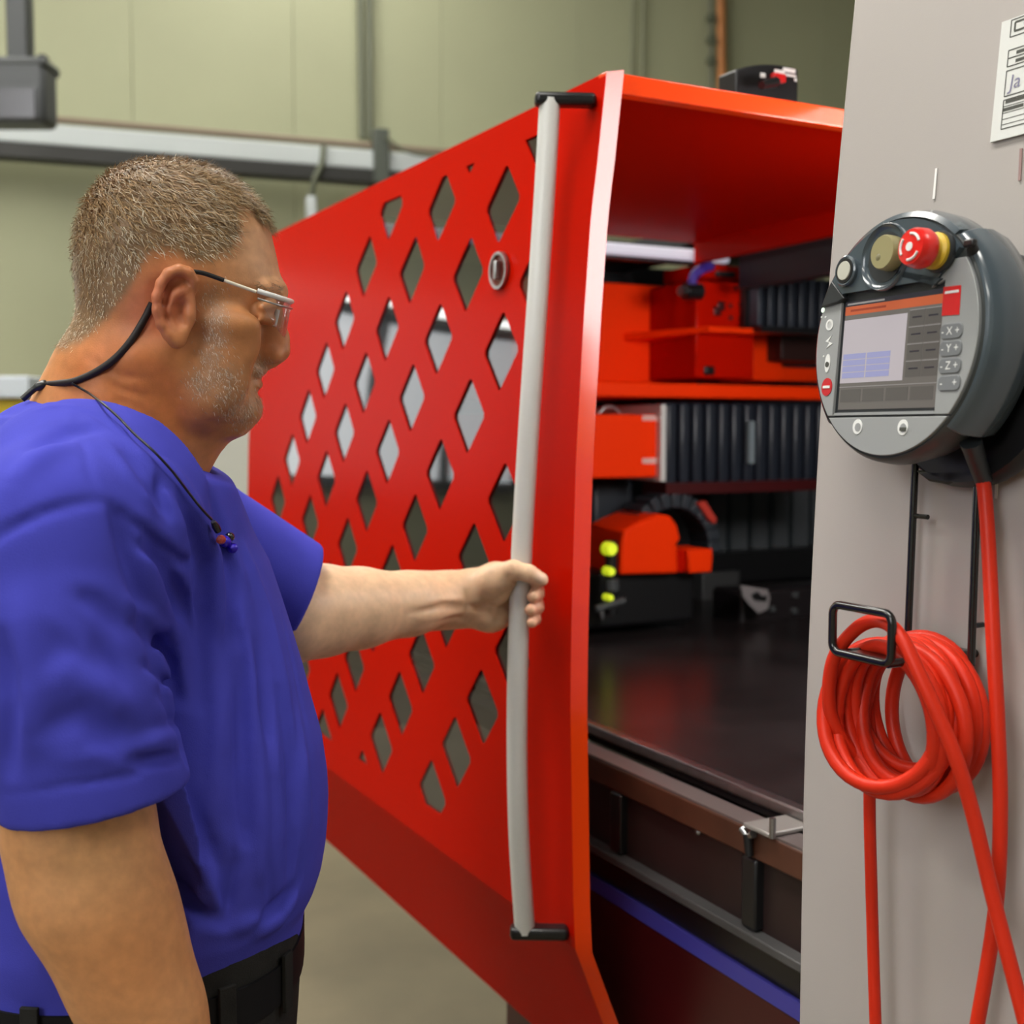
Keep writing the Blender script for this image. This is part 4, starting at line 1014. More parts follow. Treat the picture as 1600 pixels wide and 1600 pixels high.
    def hit(s, o, r, tmax=2.0):
        """first inside sample along a ray given in grid coordinates"""
        r = np.asarray(r) / np.linalg.norm(r); t = np.arange(0.3, tmax, 0.0015)
        I = np.rint((o + t[:, None] * r - s.lo) / s.h).astype(int); ok = ((I >= 0) & (I < s.n)).all(1); I[~ok] = 0
        v = np.where(ok, s.v[I[:, 0], I[:, 1], I[:, 2]], 1.0); w = np.flatnonzero(v < 0)
        return o + r * t[w[0]] if len(w) else None
    def mesh(s, smooth=1):
        """naive surface nets"""
        v = s.v; neg = v < 0; n = v.shape
        cs = np.zeros((n[0] - 1, n[1] - 1, n[2] - 1), np.int8)
        for i in (0, 1):
            for j in (0, 1):
                for k in (0, 1):
                    cs += neg[i:n[0] - 1 + i, j:n[1] - 1 + j, k:n[2] - 1 + k]
        act = (cs > 0) & (cs < 8)
        idx = np.full(act.shape, -1, np.int64); C = np.argwhere(act); idx[act] = np.arange(len(C))
        acc = np.zeros((len(C), 3)); cnt = np.zeros(len(C))
        cor = [(i, j, k) for i in (0, 1) for j in (0, 1) for k in (0, 1)]
        val = {c: v[C[:, 0] + c[0], C[:, 1] + c[1], C[:, 2] + c[2]] for c in cor}
        for a in cor:
            for ax in range(3):
                if a[ax] == 0:
                    b = list(a); b[ax] = 1; b = tuple(b)
                    va, vb = val[a], val[b]; m = (va < 0) != (vb < 0)
                    t = np.where(m, va / np.where(m, va - vb, 1), 0)
                    p = np.zeros((len(C), 3)); p[:] = a; p[:, ax] += t
                    acc += p * m[:, None]; cnt += m
        V = s.lo + (C + acc / cnt[:, None]) * s.h
        Q = []
        for ax in range(3):
            o1, o2 = [(1, 2), (2, 0), (0, 1)][ax]
            sa = [slice(None)] * 3; sb = [slice(None)] * 3; sa[ax] = slice(0, n[ax] - 1); sb[ax] = slice(1, n[ax])
            A, B = neg[tuple(sa)], neg[tuple(sb)]; ch = A != B
            E = np.argwhere(ch)
            ok = (E[:, o1] > 0) & (E[:, o2] > 0) & (E[:, o1] < n[o1] - 1) & (E[:, o2] < n[o2] - 1); E = E[ok]
            fl = A[E[:, 0], E[:, 1], E[:, 2]]
            def cell(d1, d2):
                e = E.copy(); e[:, o1] -= d1; e[:, o2] -= d2; return idx[e[:, 0], e[:, 1], e[:, 2]]
            q = np.stack([cell(1, 1), cell(0, 1), cell(0, 0), cell(1, 0)], 1)
            q[~fl] = q[~fl][:, ::-1]; Q.append(q)
        Q = np.concatenate(Q); Q = Q[(Q >= 0).all(1)]
        for _ in range(smooth):
            S = np.zeros_like(V); c = np.zeros(len(V))
            for a, b in ((0, 1), (1, 2), (2, 3), (3, 0)):
                np.add.at(S, Q[:, a], V[Q[:, b]]); np.add.at(S, Q[:, b], V[Q[:, a]])
                np.add.at(c, Q[:, a], 1); np.add.at(c, Q[:, b], 1)
            V = V * 0.5 + 0.5 * S / np.maximum(c, 1)[:, None]
        return V, Q

def np_mesh(name, V, Q, material, parent=None, cols=None):
    me = bpy.data.meshes.new(name)
    me.vertices.add(len(V)); me.vertices.foreach_set('co', np.asarray(V, np.float32).ravel())
    k = Q.shape[1]
    me.loops.add(Q.size); me.loops.foreach_set('vertex_index', Q.astype(np.int32).ravel())
    me.polygons.add(len(Q)); me.polygons.foreach_set('loop_start', np.arange(0, Q.size, k, dtype=np.int32))
    me.update(calc_edges=True); me.validate()
    if cols is not None:
        a = me.color_attributes.new('tone', 'FLOAT_COLOR', 'POINT')
        a.data.foreach_set('color', np.concatenate([cols, np.ones((len(V), 1))], 1).astype(np.float32).ravel())
    me.shade_smooth()
    me.materials.append(M[material] if isinstance(material, str) else material)
    o = bpy.data.objects.new(name, me); link(o, parent); return o

# ------------------------------------------------------------------ the man: his own frame (x forward, y to his left, z up)
PHI = math.radians(8.0)
MO = at(270, 673, 1.17); MO[2] = 0.0
MF = RT * math.cos(PHI) + _f0 * math.sin(PHI)
ML = -RT * math.sin(PHI) + _f0 * math.cos(PHI)
def ml(x, y, l=0.0):
    """point of the plane y = l in the man's frame seen at a photo position"""
    p = onplane(x, y, MO + ML * l, ML) - MO
    return np.array([p @ MF, l, p[2]])
def to_world(V):
    V = np.asarray(V); return MO + V[:, :1] * MF + V[:, 1:2] * ML + V[:, 2:3] * Z3
def mlw(p): return MO + p[0] * MF + p[1] * ML + p[2] * Z3
def w2m(p):
    p = np.asarray(p) - MO; return np.array([p @ MF, p @ ML, p[2]])
# ---------------- head
HY_ = math.radians(6.0)                                   # the head turned a little further away
def hl(x, y, l=0.0): return ml(x, y, l)
G = Grid(ml(40, 800) - (0.02, 0.13, 0), ml(520, 240) + (0, 0.13, 0.01), 0.0021)
rows = []
for (y, b, f, w, mid, nf, nb) in (
    (257.5, 262, 276, .006, 268, 2, 2), (263, 222, 318, .030, 268, 2, 2), (272, 196, 346, .0450, 266, 2, 2), (287, 170, 372, .0575, 262, 2, 2), (305, 153, 390, .0660, 258, 2, 2),
    (330, 137, 409, .0730, 252, 2, 2), (365, 124, 424, .0775, 245, 2.1, 2), (400, 118, 432, .0785, 242, 2.15, 2.1),
    (430, 117, 438, .0775, 245, 2.2, 2.1), (455, 121, 438, .0760, 248, 2.2, 2.1), (478, 126, 428, .0740, 252, 2.0, 2.1),
    (500, 134, 418, .0720, 258, 1.9, 2.1), (525, 146, 414, .0700, 265, 1.85, 2.1), (550, 160, 412, .0670, 272, 1.85, 2.1),
    (572, 165, 410, .0640, 280, 1.85, 2.1), (592, 190, 404, .0605, 288, 1.85, 2.1), (612, 218, 400, .0560, 296, 1.9, 2.1),
    (632, 248, 394, .0500, 305, 2.0, 2.1), (646, 276, 388, .0430, 318, 2.0, 2.1), (656, 300, 380, .0350, 330, 2.0, 2.1), (661, 325, 365, .015, 345, 2, 2)):
    pb, pf, pm = ml(b, y), ml(f, y), ml(mid, y)
    rows.append((pf[2], pb[0], pf[0], w, pm[0], nf, nb))
G.loft(rows)
# neck and jowl
G.chain([ml(226, 500), ml(206, 590), ml(186, 690), ml(165, 790)], [.056, .0640, .0700, .085], 0.02)
G.chain([ml(176, 540), ml(156, 590), ml(140, 650), ml(110, 740)], [.030, .038, .048, .07], 0.02)
G.cone(ml(300, 640), ml(262, 690), .045, .045, 0.03)
for s in (-1, 1):
    G.chain([ml(225, 560, .055 * s), ml(262, 690, .03 * s)], [.018, .018], 0.02)      # neck muscle
    G.chain([ml(270, 560, .056 * s), ml(318, 628, .040 * s), ml(372, 645, .014 * s)], [.013, .016, .014], 0.022)   # jaw line
    G.ell(ml(362, 538, .050 * s), (.026, .014, .022), 0.02)                          # cheek
    G.ell(ml(362, 506, .056 * s), (.024, .013, .011), 0.018)                         # cheekbone
    G.ell(ml(350, 590, .050 * s), (.022, .013, .026), 0.02)                          # jowl
# brow, sockets, eyes
G.chain([ml(414, 453, -.037), ml(428, 455, -.015), ml(431, 458, 0), ml(428, 455, .015), ml(414, 453, .037)], [.0060, .0070, .0070, .0070, .0060], 0.014)
for s in (-1, 1):
    G.ell(ml(431, 490, .032 * s), (.016, .017, .011), 0.012, 'carve')
    G.ell(ml(405, 489, .030 * s), (.0120, .0120, .0115), 0.003)                      # eyeball with lids
    G.chain([ml(424, 478, .019 * s), ml(424, 476, .032 * s), ml(410, 480, .046 * s)], [.004, .0045, .004], 0.006)
    G.chain([ml(424, 499, .020 * s), ml(422, 501, .032 * s), ml(410, 497, .044 * s)], [.0035, .004, .0035], 0.006)
# nose
G.chain([ml(420, 478), ml(421, 505), ml(423, 535), ml(420, 556)], [.0070, .0090, .0115, .0125], 0.010)
G.chain([ml(425, 474), ml(431, 500), ml(436, 528), ml(437, 546)], [.0060, .0066, .0080, .0088], 0.008)
G.ell(ml(434, 550), (.0105, .0100, .0085), 0.005)
for s in (-1, 1):
    G.ell(ml(424, 555, .0125 * s), (.0105, .0066, .0078), 0.006)
    G.ell(ml(427, 563, .0078 * s), (.0058, .0036, .0042), 0.002, 'carve')
    G.stroke([ml(423, 548, .019 * s), ml(412, 566, .024 * s), ml(400, 585, .030 * s)], -.0022, .005)
# lips and chin
G.ell(ml(402, 583), (.0075, .021, .0065), 0.008)
G.ell(ml(398, 601), (.0080, .018, .0060), 0.007)
G.stroke([ml(402, 592, -.022), ml(411, 591.5, -.010), ml(413, 591.5, 0), ml(411, 591.5, .010), ml(402, 592, .022)], -.0042, .0034, fade=False)
G.stroke([ml(400, 613, -.014), ml(404, 614, 0), ml(400, 613, .014)], -.003, .006)
G.ell(ml(383, 638), (.013, .019, .013), 0.014)
# ears
for s in (-1, 1):
    ec_ = lambda x, y, l: ml(x, y, l * s)
    G.ell(ec_(277, 478, .079), (.0165, .0055, .0310), 0.008)
    rim = [(303, 452, .0790), (303, 438, .0825), (294, 426, .0860), (280, 422, .088), (264, 428, .089), (253, 444, .0895), (247, 464, .0895), (247, 486, .0885), (253, 507, .086), (262, 522, .083), (272, 534, .0805)]
    G.chain([ec_(*q) for q in rim], [.0040, .0046, .0050, .0054, .0054, .0054, .0054, .0052, .0050, .0050, .0052], 0.003)
    G.ell(ec_(279, 527, .0795), (.0070, .0050, .0100), 0.005)                          # lobe
    G.chain([ec_(289, 452, .083), ec_(274, 460, .085), ec_(266, 484, .085), ec_(272, 506, .083)], [.003, .0042, .0042, .0035], 0.004)   # inner ridge
    G.ell(ec_(284, 490, .0880), (.0095, .0110, .0140), 0.003, 'carve')                # concha
    G.stroke([ec_(296, 442, .086), ec_(280, 436, .089), ec_(264, 446, .090), ec_(257, 466, .090), ec_(257, 488, .089), ec_(264, 508, .086)], -.0050, .0036)
    G.ell(ec_(296, 492, .0790), (.0050, .0050, .0090), 0.004)                         # tragus
    G.stroke([ec_(262, 430, .074), ec_(244, 452, .076), ec_(243, 485, .075), ec_(256, 522, .070)], -.004, .006)
# creases
for s in (-1,):
    G.stroke([ml(395, 494, s * .052), ml(380, 500, s * .062), ml(366, 498, s * .068)], -.0012, .0025)
    G.stroke([ml(396, 486, s * .052), ml(382, 484, s * .062)], -.0010, .0022)
    G.stroke([ml(415, 508, s * .030), ml(405, 514, s * .042), ml(393, 512, s * .052)], -.0015, .003)
    for yy in (392, 412, 430): G.stroke([ml(430, yy, -.010), ml(418, yy + 1, -.036), ml(398, yy + 6, -.055)], -.0007, .0025)
    for k in range(3): G.stroke([ml(140 + 12 * k, 560 + 26 * k, -.058), ml(185 + 10 * k, 588 + 24 * k, -.072), ml(235, 590 + 30 * k, -.068)], -.0016, .004)
headV, headQ = G.mesh(1); GH = G

# skin tone by place (his own ruddy ear and neck, grey stubble; a paler brow)
def blob(V, p, r): return np.exp(-((V - p) ** 2).sum(1) / r ** 2)
SK = np.array([.54, .228, .082]); RU = np.array([.60, .178, .045]); PALE = np.array([.64, .36, .20]); STUB = np.array([.40, .245, .150]); HAIR = np.array([.26, .172, .092])
def mixc(C, t, c): return C * (1 - t[:, None]) + t[:, None] * c
def sstep(x, a, b): t = np.clip((x - a) / (b - a), 0, 1); return t * t * (3 - 2 * t)
def scalp_mask(V):
    """1 where hair grows"""
    f = V[:, 0]; z = V[:, 2]; s = np.abs(V[:, 1])
    def zf(x, y): p = ml(x, y); return p[0], p[2]
    # hairline in the (forward, up) plane as a polyline: height below which there is no hair, by forward position
    fx, fz = zip(*[zf(*q) for q in ((60, 545), (118, 552), (150, 540), (190, 505), (225, 465), (243, 430), (262, 412), (292, 414), (320, 430), (340, 424), (366, 414), (378, 390), (374, 350), (385, 338), (412, 338), (425, 352), (432, 362), (450, 362))])
    line = np.interp(f, fx, fz)
    m = sstep(z - line, -.006, .010)
    # over the forehead the temple recedes, the centre comes forward
    cen = sstep(.040 - s, 0, .014) * sstep(z - zf(0, 352)[1], 0, .008)
    return np.clip(np.maximum(m * sstep(zf(0, 300)[1] * 0 + zf(425, 0)[0] + .0 - f, -.03, .0), cen * sstep(zf(432, 0)[0] + .004 - f, 0, .01)), 0, 1)
def head_colors(V):
    C = np.tile(SK, (len(V), 1)).astype(float)
    C = mixc(C, .8 * np.clip(sum(blob(V, ml(170 + 30 * k, 600 + 28 * k, s * .065), .045) for k in range(3) for s in (-1, 1)), 0, 1), RU)
    C = mixc(C, .75 * np.clip(sum(blob(V, ml(265, 460, s * .089), .03) + blob(V, ml(225, 490, s * .07), .025) for s in (-1, 1)), 0, 1), np.array([.56, .165, .085]))
    C = mixc(C, .85 * np.clip(sum(blob(V, ml(400, 400, s * .03), .04) for s in (-1, 0, 1)), 0, 1), PALE)
    C = mixc(C, .5 * np.clip(sum(blob(V, ml(420, 530, s * .03), .022) for s in (-1, 1)) + blob(V, ml(442, 548), .018), 0, 1), np.array([.54, .19, .10]))
    C = mixc(C, .6 * np.clip(sum(blob(V, ml(372, 545, s * .06), .022) for s in (-1, 1)), 0, 1), np.array([.40, .155, .055]))
    C = mixc(C, .55 * np.clip(blob(V, ml(407, 585), .010) + blob(V, ml(405, 600), .010), 0, 1), np.array([.45, .17, .12]))
    C = mixc(C, .65 * beard_mask(V), STUB)
    C = mixc(C, .88 * scalp_mask(V), HAIR)
    return C
def beard_mask(V):
    pts = [(335, 470, .070), (334, 500, .070), (334, 530, .068), (330, 560, .066), (332, 590, .062), (345, 612, .055), (360, 628, .044), (378, 640, .028), (392, 630, .012), (350, 590, .058), (365, 610, .046), (318, 600, .062), (405, 575, .016)]
    m = np.zeros(len(V))
    for s in (-1, 1):
        for (x, y, l) in pts: m = np.maximum(m, np.exp(-((V - ml(x, y, l * s)) ** 2).sum(1) / (.0155 if y > 575 else .0115) ** 2))
    return np.clip(m * 1.25, 0, 1)
headC = head_colors(headV)

# ---------------- near arm (his right), hanging, with a hand at the hip
def hand(G, W, fd, pd_, th_, curl, scale=1.0, spread=0.09):
    """W wrist, fd finger direction, pd_ palm-facing direction, th_ thumb side; curl = bends per finger (3 joints)"""
    fd = fd / np.linalg.norm(fd); pd_ = pd_ / np.linalg.norm(pd_); th_ = th_ / np.linalg.norm(th_)
    for q in np.linspace(-1, 1, 5):
        G.cone(W + th_ * .016 * q * scale, W + fd * .085 * scale + th_ * .034 * q * scale, .016 * scale, .0125 * scale, .012)
    base = W + fd * .088 * scale
    for i, off in enumerate((.031, .011, -.010, -.029)):
        L = (.046, .050, .047, .036)[i] * scale, (.026, .030, .028, .021)[i] * scale, (.021, .022, .022, .019)[i] * scale
        p = base + th_ * off * scale; d = fd + th_ * spread * off / .03; d /= np.linalg.norm(d); ang = 0; P = [p]
        for j in range(3):
            ang += curl[i][j]; dd = d * math.cos(ang) + pd_ * math.sin(ang); p = p + dd * L[j]; P.append(p)
        G.chain(P, [.0098 * scale, .0090 * scale, .0082 * scale, .0070 * scale], .004)
    t0 = W + fd * .025 * scale + th_ * .030 * scale + pd_ * .008
    P = [t0, t0 + (fd * .55 + th_ * .65 + pd_ * .35) * .042 * scale]
    P.append(P[-1] + (fd * .85 + th_ * .25 + pd_ * .4) * .034 * scale); P.append(P[-1] + (fd * .9 - th_ * .05 + pd_ * .4) * .026 * scale)
    G.chain(P, [.016 * scale, .0125 * scale, .0105 * scale, .0085 * scale], .010)
NL_ = -.220
sh_n = ml(70, 850, NL_); hem_n = ml(118, 1262, NL_); elb_n = ml(150, 1400, NL_ - .005); frm_n = ml(232, 1580, NL_ + .004); wr_n = ml(330, 1800, NL_ + .02)
hand_d = (wr_n - frm_n); hand_d /= np.linalg.norm(hand_d)
pts = np.array([sh_n, elb_n, wr_n, wr_n + hand_d * .22])
G = Grid(pts.min(0) - .09, pts.max(0) + .09, 0.0030)
G.chain([sh_n, hem_n, elb_n, frm_n, wr_n], [.050, .0505, .0485, .0415, .028], .02)
G.ell(ml(128, 1330, NL_), (.052, .049, .075), .03)
G.ell(ml(190, 1480, NL_ + .002), (.046, .045, .07), .03)
hand(G, wr_n, hand_d, np.array([0, 1.0, 0]), np.cross(np.array([0, 1.0, 0]), hand_d) * 1.0, [(.35, .5, .3)] * 4)
rarmV, rarmQ = G.mesh(1)
rarmC = np.tile(np.array([.63, .300, .128]), (len(rarmV), 1))
rarmC = mixc(rarmC, .5 * np.clip(blob(rarmV, ml(140, 1330, NL_ - .05), .05), 0, 1), np.array([.70, .40, .19]))
rarmC = mixc(rarmC, .5 * np.clip(blob(rarmV, ml(200, 1500, NL_ - .04), .05), 0, 1), np.array([.58, .225, .080]))

# ---------------- far arm (his left) and the hand on the bar
def hb_at(z):                                              # handle axis at a height, in his frame
    P = np.array(HPATH); i = np.argmin(abs(P[:, 2] - z)); return w2m(P[i])
def arm_pt(x, y, d): return w2m(at(x, y, d))
sh_f = ml(255, 800, .205)
dB = (np.array(hp[6]) - CAM) @ FW                          # depth of the bar at the hand
elb_f = arm_pt(452, 962, dB - .16); mid_f = arm_pt(560, 950, dB - .09); wr_f = arm_pt(712, 936, dB + .005)
bar_m = hb_at(onp(812, 930, 0, .75)[2])
h0 = arm_pt(380, 800, dB - .3); h1 = arm_pt(900, 1060, dB + .1)
G = Grid(np.minimum(h0, h1) - (.0, .12, .0), np.maximum(h0, h1) + (.02, .10, .0), 0.0019)
G.chain([sh_f, elb_f], [.050, .054], .0)
G.chain([elb_f, arm_pt(500, 954, dB - .125), mid_f, arm_pt(640, 943, dB - .04), wr_f], [.0545, .0545, .049, .040, .0300], .012, sq=None)
G.cone(wr_f, arm_pt(742, 934, dB + .014), .0300, .029, .015)
for (a, b_) in (((640, 915), (735, 912)), ((640, 965), (720, 962))):
    G.cone(arm_pt(*a, dB - .01), arm_pt(*b_, dB + .004), .016, .013, .02)
# palm behind the bar, heel, thenar
mm = 1.0 / F * dB                                           # metres per pixel at the hand
PB = dB + .034                                              # depth of the palm's mid layer
G.chain([arm_pt(738, 915, dB + .018), arm_pt(775, 903, PB - .006), arm_pt(812, 900, PB)], [.0215, .0195, .0150], .012)
G.chain([arm_pt(738, 940, dB + .018), arm_pt(775, 935, PB), arm_pt(812, 930, PB + .004)], [.0210, .0185, .0150], .012)
G.chain([arm_pt(736, 955, dB + .014), arm_pt(768, 962, PB - .010), arm_pt(808, 956, PB + .002)], [.0190, .0185, .0145], .012)
G.ell(arm_pt(763, 966, PB - .018), (.0235, .020, .0150), .012)                            # hypothenar heel
G.chain([arm_pt(745, 918, dB + .004), arm_pt(772, 908, dB - .006), arm_pt(788, 904, dB - .012)], [.0200, .0205, .0165], .012)   # thenar
G.ell(arm_pt(778, 926, dB - .001), (.0155, .016, .0150), .010)
# thumb across the front of the bar
G.chain([arm_pt(778, 897, dB - .010), arm_pt(802, 890, dB - .0235), arm_pt(826, 896, dB - .0255), arm_pt(845, 905, dB - .020)], [.0150, .0118, .0108, .0083], .006)
G.ell(arm_pt(841, 903.5, dB - .0235), (.0085, .0085, .0072), .004)
# four fingers: behind the bar, round its right side, tips back towards the palm
for (yk, ytip, rr1, xo, xt) in ((892, 906, .0102, 836, 846), (914, 932, .0100, 838, 833), (935, 953, .0095, 838, 829), (953, 973, .0082, 835, 831)):
    P = [arm_pt(806, yk, PB - .001), arm_pt(826, yk + 4, PB - .004), arm_pt(xo, yk + 9, dB + .012), arm_pt(xo + 1, yk + 14, dB - .008), arm_pt(xt, ytip, dB - .0205)]
    G.chain(P, [rr1 * 1.12, rr1 * 1.08, rr1 * 1.02, rr1 * .96, rr1 * .84], .0035)
# tendons and creases at the wrist
_c0 = w2m(CAM)
def hs(pts, amp, w):
    P = [G.hit(_c0, w2m(CAM + ray(*q)) - _c0, 2.2) for q in pts]; P = [p for p in P if p is not None]
    if len(P) > 1: G.stroke(P, amp, w)
hs([(640, 957), (690, 946), (726, 948)], -.0042, .0050)
hs([(650, 950), (690, 938), (724, 937)], .0026, .0050)
hs([(655, 968), (700, 960), (728, 959)], .0022, .0050)
hs([(690, 970), (715, 964), (730, 968)], -.0020, .0040)
hs([(726, 922), (731, 945), (727, 964)], -.0026, .0034)
hs([(728, 944), (748, 950), (770, 940), (790, 926)], -.0042, .0048)
G.stroke([arm_pt(728, 944, dB - .010), arm_pt(750, 949, dB - .010), arm_pt(772, 941, dB + .000)], -.0048, .0048)
hs([(770, 978), (778, 962), (786, 950)], -.0024, .0040)
hs([(797, 882), (799, 893), (797, 905)], -.0016, .0028)
hs([(822, 884), (824, 895), (822, 906)], -.0012, .0026)
larmV, larmQ = G.mesh(1)
larmC = np.tile(np.array([.72, .48, .30]), (len(larmV), 1))  # paler than his other skin: the strong light on this arm is in the tone
larmC = mixc(larmC, .55 * np.clip(sum(blob(larmV, arm_pt(x, y, dB - .01), .018) for x, y in ((835, 935), (832, 953), (833, 972))), 0, 1), np.array([.72, .32, .22]))
larmC = mixc(larmC, .45 * np.clip(blob(larmV, arm_pt(845, 905, dB - .03), .010), 0, 1), np.array([.74, .56, .46]))
larmC = mixc(larmC, .45 * np.clip(blob(larmV, arm_pt(700, 958, dB - .03), .04) + blob(larmV, arm_pt(745, 950, dB), .015), 0, 1), np.array([.66, .34, .20]))

# ---------------- the rest of the body under the clothes (coarse)
ZW = ml(300, 1470)[2]
G = Grid((-.32, -.36, -.02), (.30, .36, 1.56), 0.008)
HIPX = ml(225, 1500)[0] - .03
G.cone((HIPX, 0, ZW + .02), ml(170, 900), .12, .13, .02)
G.cone(ml(150, 830, -.13), ml(150, 830, .13), .07, .07, .05); G.cone(ml(165, 760), ml(170, 900), .06, .11, .05)
for s in (-1, 1): G.chain([(HIPX, .095 * s, ZW - .08), (HIPX + .02, .11 * s, .52), (HIPX - .02, .12 * s, .10), (HIPX + .02, .12 * s, .06)], [.070, .055, .042, .035], .03)
G.cone(sh_n, hem_n, .05, .045, .02); G.cone(sh_f, elb_f, .05, .045, .02)
bodV, bodQ = G.mesh(1)
bodC = np.tile(SK, (len(bodV), 1))
parts = [(headV, headQ, headC), (rarmV, rarmQ, rarmC), (larmV, larmQ, larmC), (bodV, bodQ, bodC)]
VV, QQ, CC = [], [], []; k = 0
for v, q, c in parts: VV.append(v); QQ.append(q + k); CC.append(c); k += len(v)
def tone_mat(name, rough, sss=0.0, var=0.10, nscale=90, bump=0.12, bscale=700, spec=0.4):
    m = mat(name, (.5, .3, .2), rough, spec=spec, sss=sss)
    nt = m.node_tree; b = nt.nodes['Principled BSDF']
    at_ = nt.nodes.new('ShaderNodeAttribute'); at_.attribute_name = 'tone'
    tc = nt.nodes.new('ShaderNodeTexCoord'); n = nt.nodes.new('ShaderNodeTexNoise'); n.inputs['Scale'].default_value = nscale; n.inputs['Detail'].default_value = 4
    nt.links.new(tc.outputs['Object'], n.inputs['Vector'])
    r = nt.nodes.new('ShaderNodeMapRange'); r.inputs['From Min'].default_value = .3; r.inputs['From Max'].default_value = .7; r.inputs['To Min'].default_value = 1 - var; r.inputs['To Max'].default_value = 1 + var
    nt.links.new(n.outputs['Fac'], r.inputs['Value'])
    mx = nt.nodes.new('ShaderNodeVectorMath'); mx.operation = 'SCALE'
    nt.links.new(at_.outputs['Color'], mx.inputs[0]); nt.links.new(r.outputs['Result'], mx.inputs['Scale']); nt.links.new(mx.outputs['Vector'], b.inputs['Base Color'])
    n2 = nt.nodes.new('ShaderNodeTexNoise'); n2.inputs['Scale'].default_value = bscale; nt.links.new(tc.outputs['Object'], n2.inputs['Vector'])
    bp = nt.nodes.new('ShaderNodeBump'); bp.inputs['Strength'].default_value = bump; bp.inputs['Distance'].default_value = .001
    nt.links.new(n2.outputs['Fac'], bp.inputs['Height']); nt.links.new(bp.outputs['Normal'], b.inputs['Normal'])
    return m
M['skin'] = tone_mat('skin', .48, sss=0.12)
man = np_mesh('person', to_world(np.concatenate(VV)), np.concatenate(QQ), 'skin', None, np.concatenate(CC))
tag(man, 'person in blue t-shirt and safety glasses, arm stretched out to grip the grey door handle', 'person')

# ---------------- hair and beard strands
def tri_normals(V, Q):
    n = np.cross(V[Q[:, 2]] - V[Q[:, 0]], V[Q[:, 3]] - V[Q[:, 1]]); N = np.zeros_like(V)
    for k in range(4): np.add.at(N, Q[:, k], n)
    return N / (np.linalg.norm(N, axis=1)[:, None] + 1e-12)
headN = tri_normals(headV, headQ)
def strands(name, prob, count, length, width, cols, flow, parent, lift=.55, seed=1):
    rg = np.random.default_rng(seed); p = prob / prob.sum(); idx = rg.choice(len(headV), count, p=p)
    P = headV[idx] + rg.normal(0, .0009, (count, 3)); N = headN[idx]
    T = flow(P) ; T = T - (T * N).sum(1)[:, None] * N; T /= np.linalg.norm(T, axis=1)[:, None] + 1e-9
    T = T + rg.normal(0, .38, T.shape); T = T - (T * N).sum(1)[:, None] * N; T /= np.linalg.norm(T, axis=1)[:, None] + 1e-9
    L = length(P) * rg.uniform(.65, 1.2, count); S = np.cross(N, T)
    a = np.linspace(0, 1, 4); V = []; W = width
    for j, t in enumerate(a):
        li = lift + rg.normal(0, .12, count) * (j > 0)
        c = P - N * .0006 + (L * t)[:, None] * (T * (1 - li * (1 - .45 * t))[:, None] + N * (li * (1 - .45 * t))[:, None])
        w = W * (1 - .8 * t)
        V.append(c - S * w); V.append(c + S * w)
    V = np.stack(V, 1); n = len(V); base = (np.arange(n) * 8)[:, None]
    Q = np.concatenate([base + np.array([[2 * j, 2 * j + 1, 2 * j + 3, 2 * j + 2]]) for j in range(3)])
    C = np.repeat(cols(P, rg)[:, None, :], 8, 1).reshape(-1, 3)
    o = np_mesh(name, to_world(V.reshape(-1, 3)), Q, 'hair', parent, C); o['kind'] = 'stuff'; return o
M['hair'] = tone_mat('hair_strand', .42, var=.1, nscale=200, bump=0)
crown = ml(205, 290)
def flow_h(P):
    d = P - crown; d[:, 2] -= .03 * (P[:, 2] < ml(0, 400)[2]); d[:, 0] += .045; d[:, 2] -= .02; return d
def len_h(P):
    z = P[:, 2]; t = sstep(z, ml(0, 470)[2], ml(0, 320)[2]); fr_ = sstep(P[:, 0], ml(340, 340)[0], ml(410, 340)[0]); return .005 + .0125 * t + .006 * fr_ * t
def col_h(P, rg):
    z = P[:, 2]; n = len(P); g = rg.random(n); side = sstep(ml(0, 360)[2] - z, -.02, .05)
    grey = (g < .16 + .40 * side)
    C = np.where(grey[:, None], np.array([.62, .52, .37]) * rg.uniform(.55, 1.05, (n, 1)), np.array([.30, .188, .085]) * rg.uniform(.4, 1.65, (n, 1)))
    return C
sm_ = scalp_mask(headV) ** 1.5
hair = strands('hair', sm_, 15000, len_h, .00042, col_h, flow_h, man, .5, 2)
hair['label'] = 'short greying brown hair'
def flow_b(P): return np.tile(np.array([.35, 0, -1.0]), (len(P), 1))
bm_ = beard_mask(headV) ** 1.6 * (1 - scalp_mask(headV))
beard = strands('beard', bm_, 4200, lambda P: np.full(len(P), .0050), .00024, lambda P, rg: np.array([.62, .48, .36]) * rg.uniform(.45, 1.1, (len(P), 1)), flow_b, man, .45, 5)
beard['label'] = 'short grey stubble beard'
eb = np.zeros(len(headV))
for s in (-1, 1):
    for (x, y, l) in ((428, 450, .036), (436, 452, .022), (414, 450, .047)): eb = np.maximum(eb, np.exp(-((headV - ml(x, y, l * s)) ** 2).sum(1) / .006 ** 2))
brow = strands('eyebrows', eb ** 2, 420, lambda P: np.full(len(P), .006), .00024, lambda P, rg: np.array([.26, .18, .11]) * rg.uniform(.6, 1.4, (len(P), 1)), lambda P: np.stack([-np.ones(len(P)) * .6, np.sign(P[:, 1]) * 1.0, np.zeros(len(P))], 1), man, .12, 6)
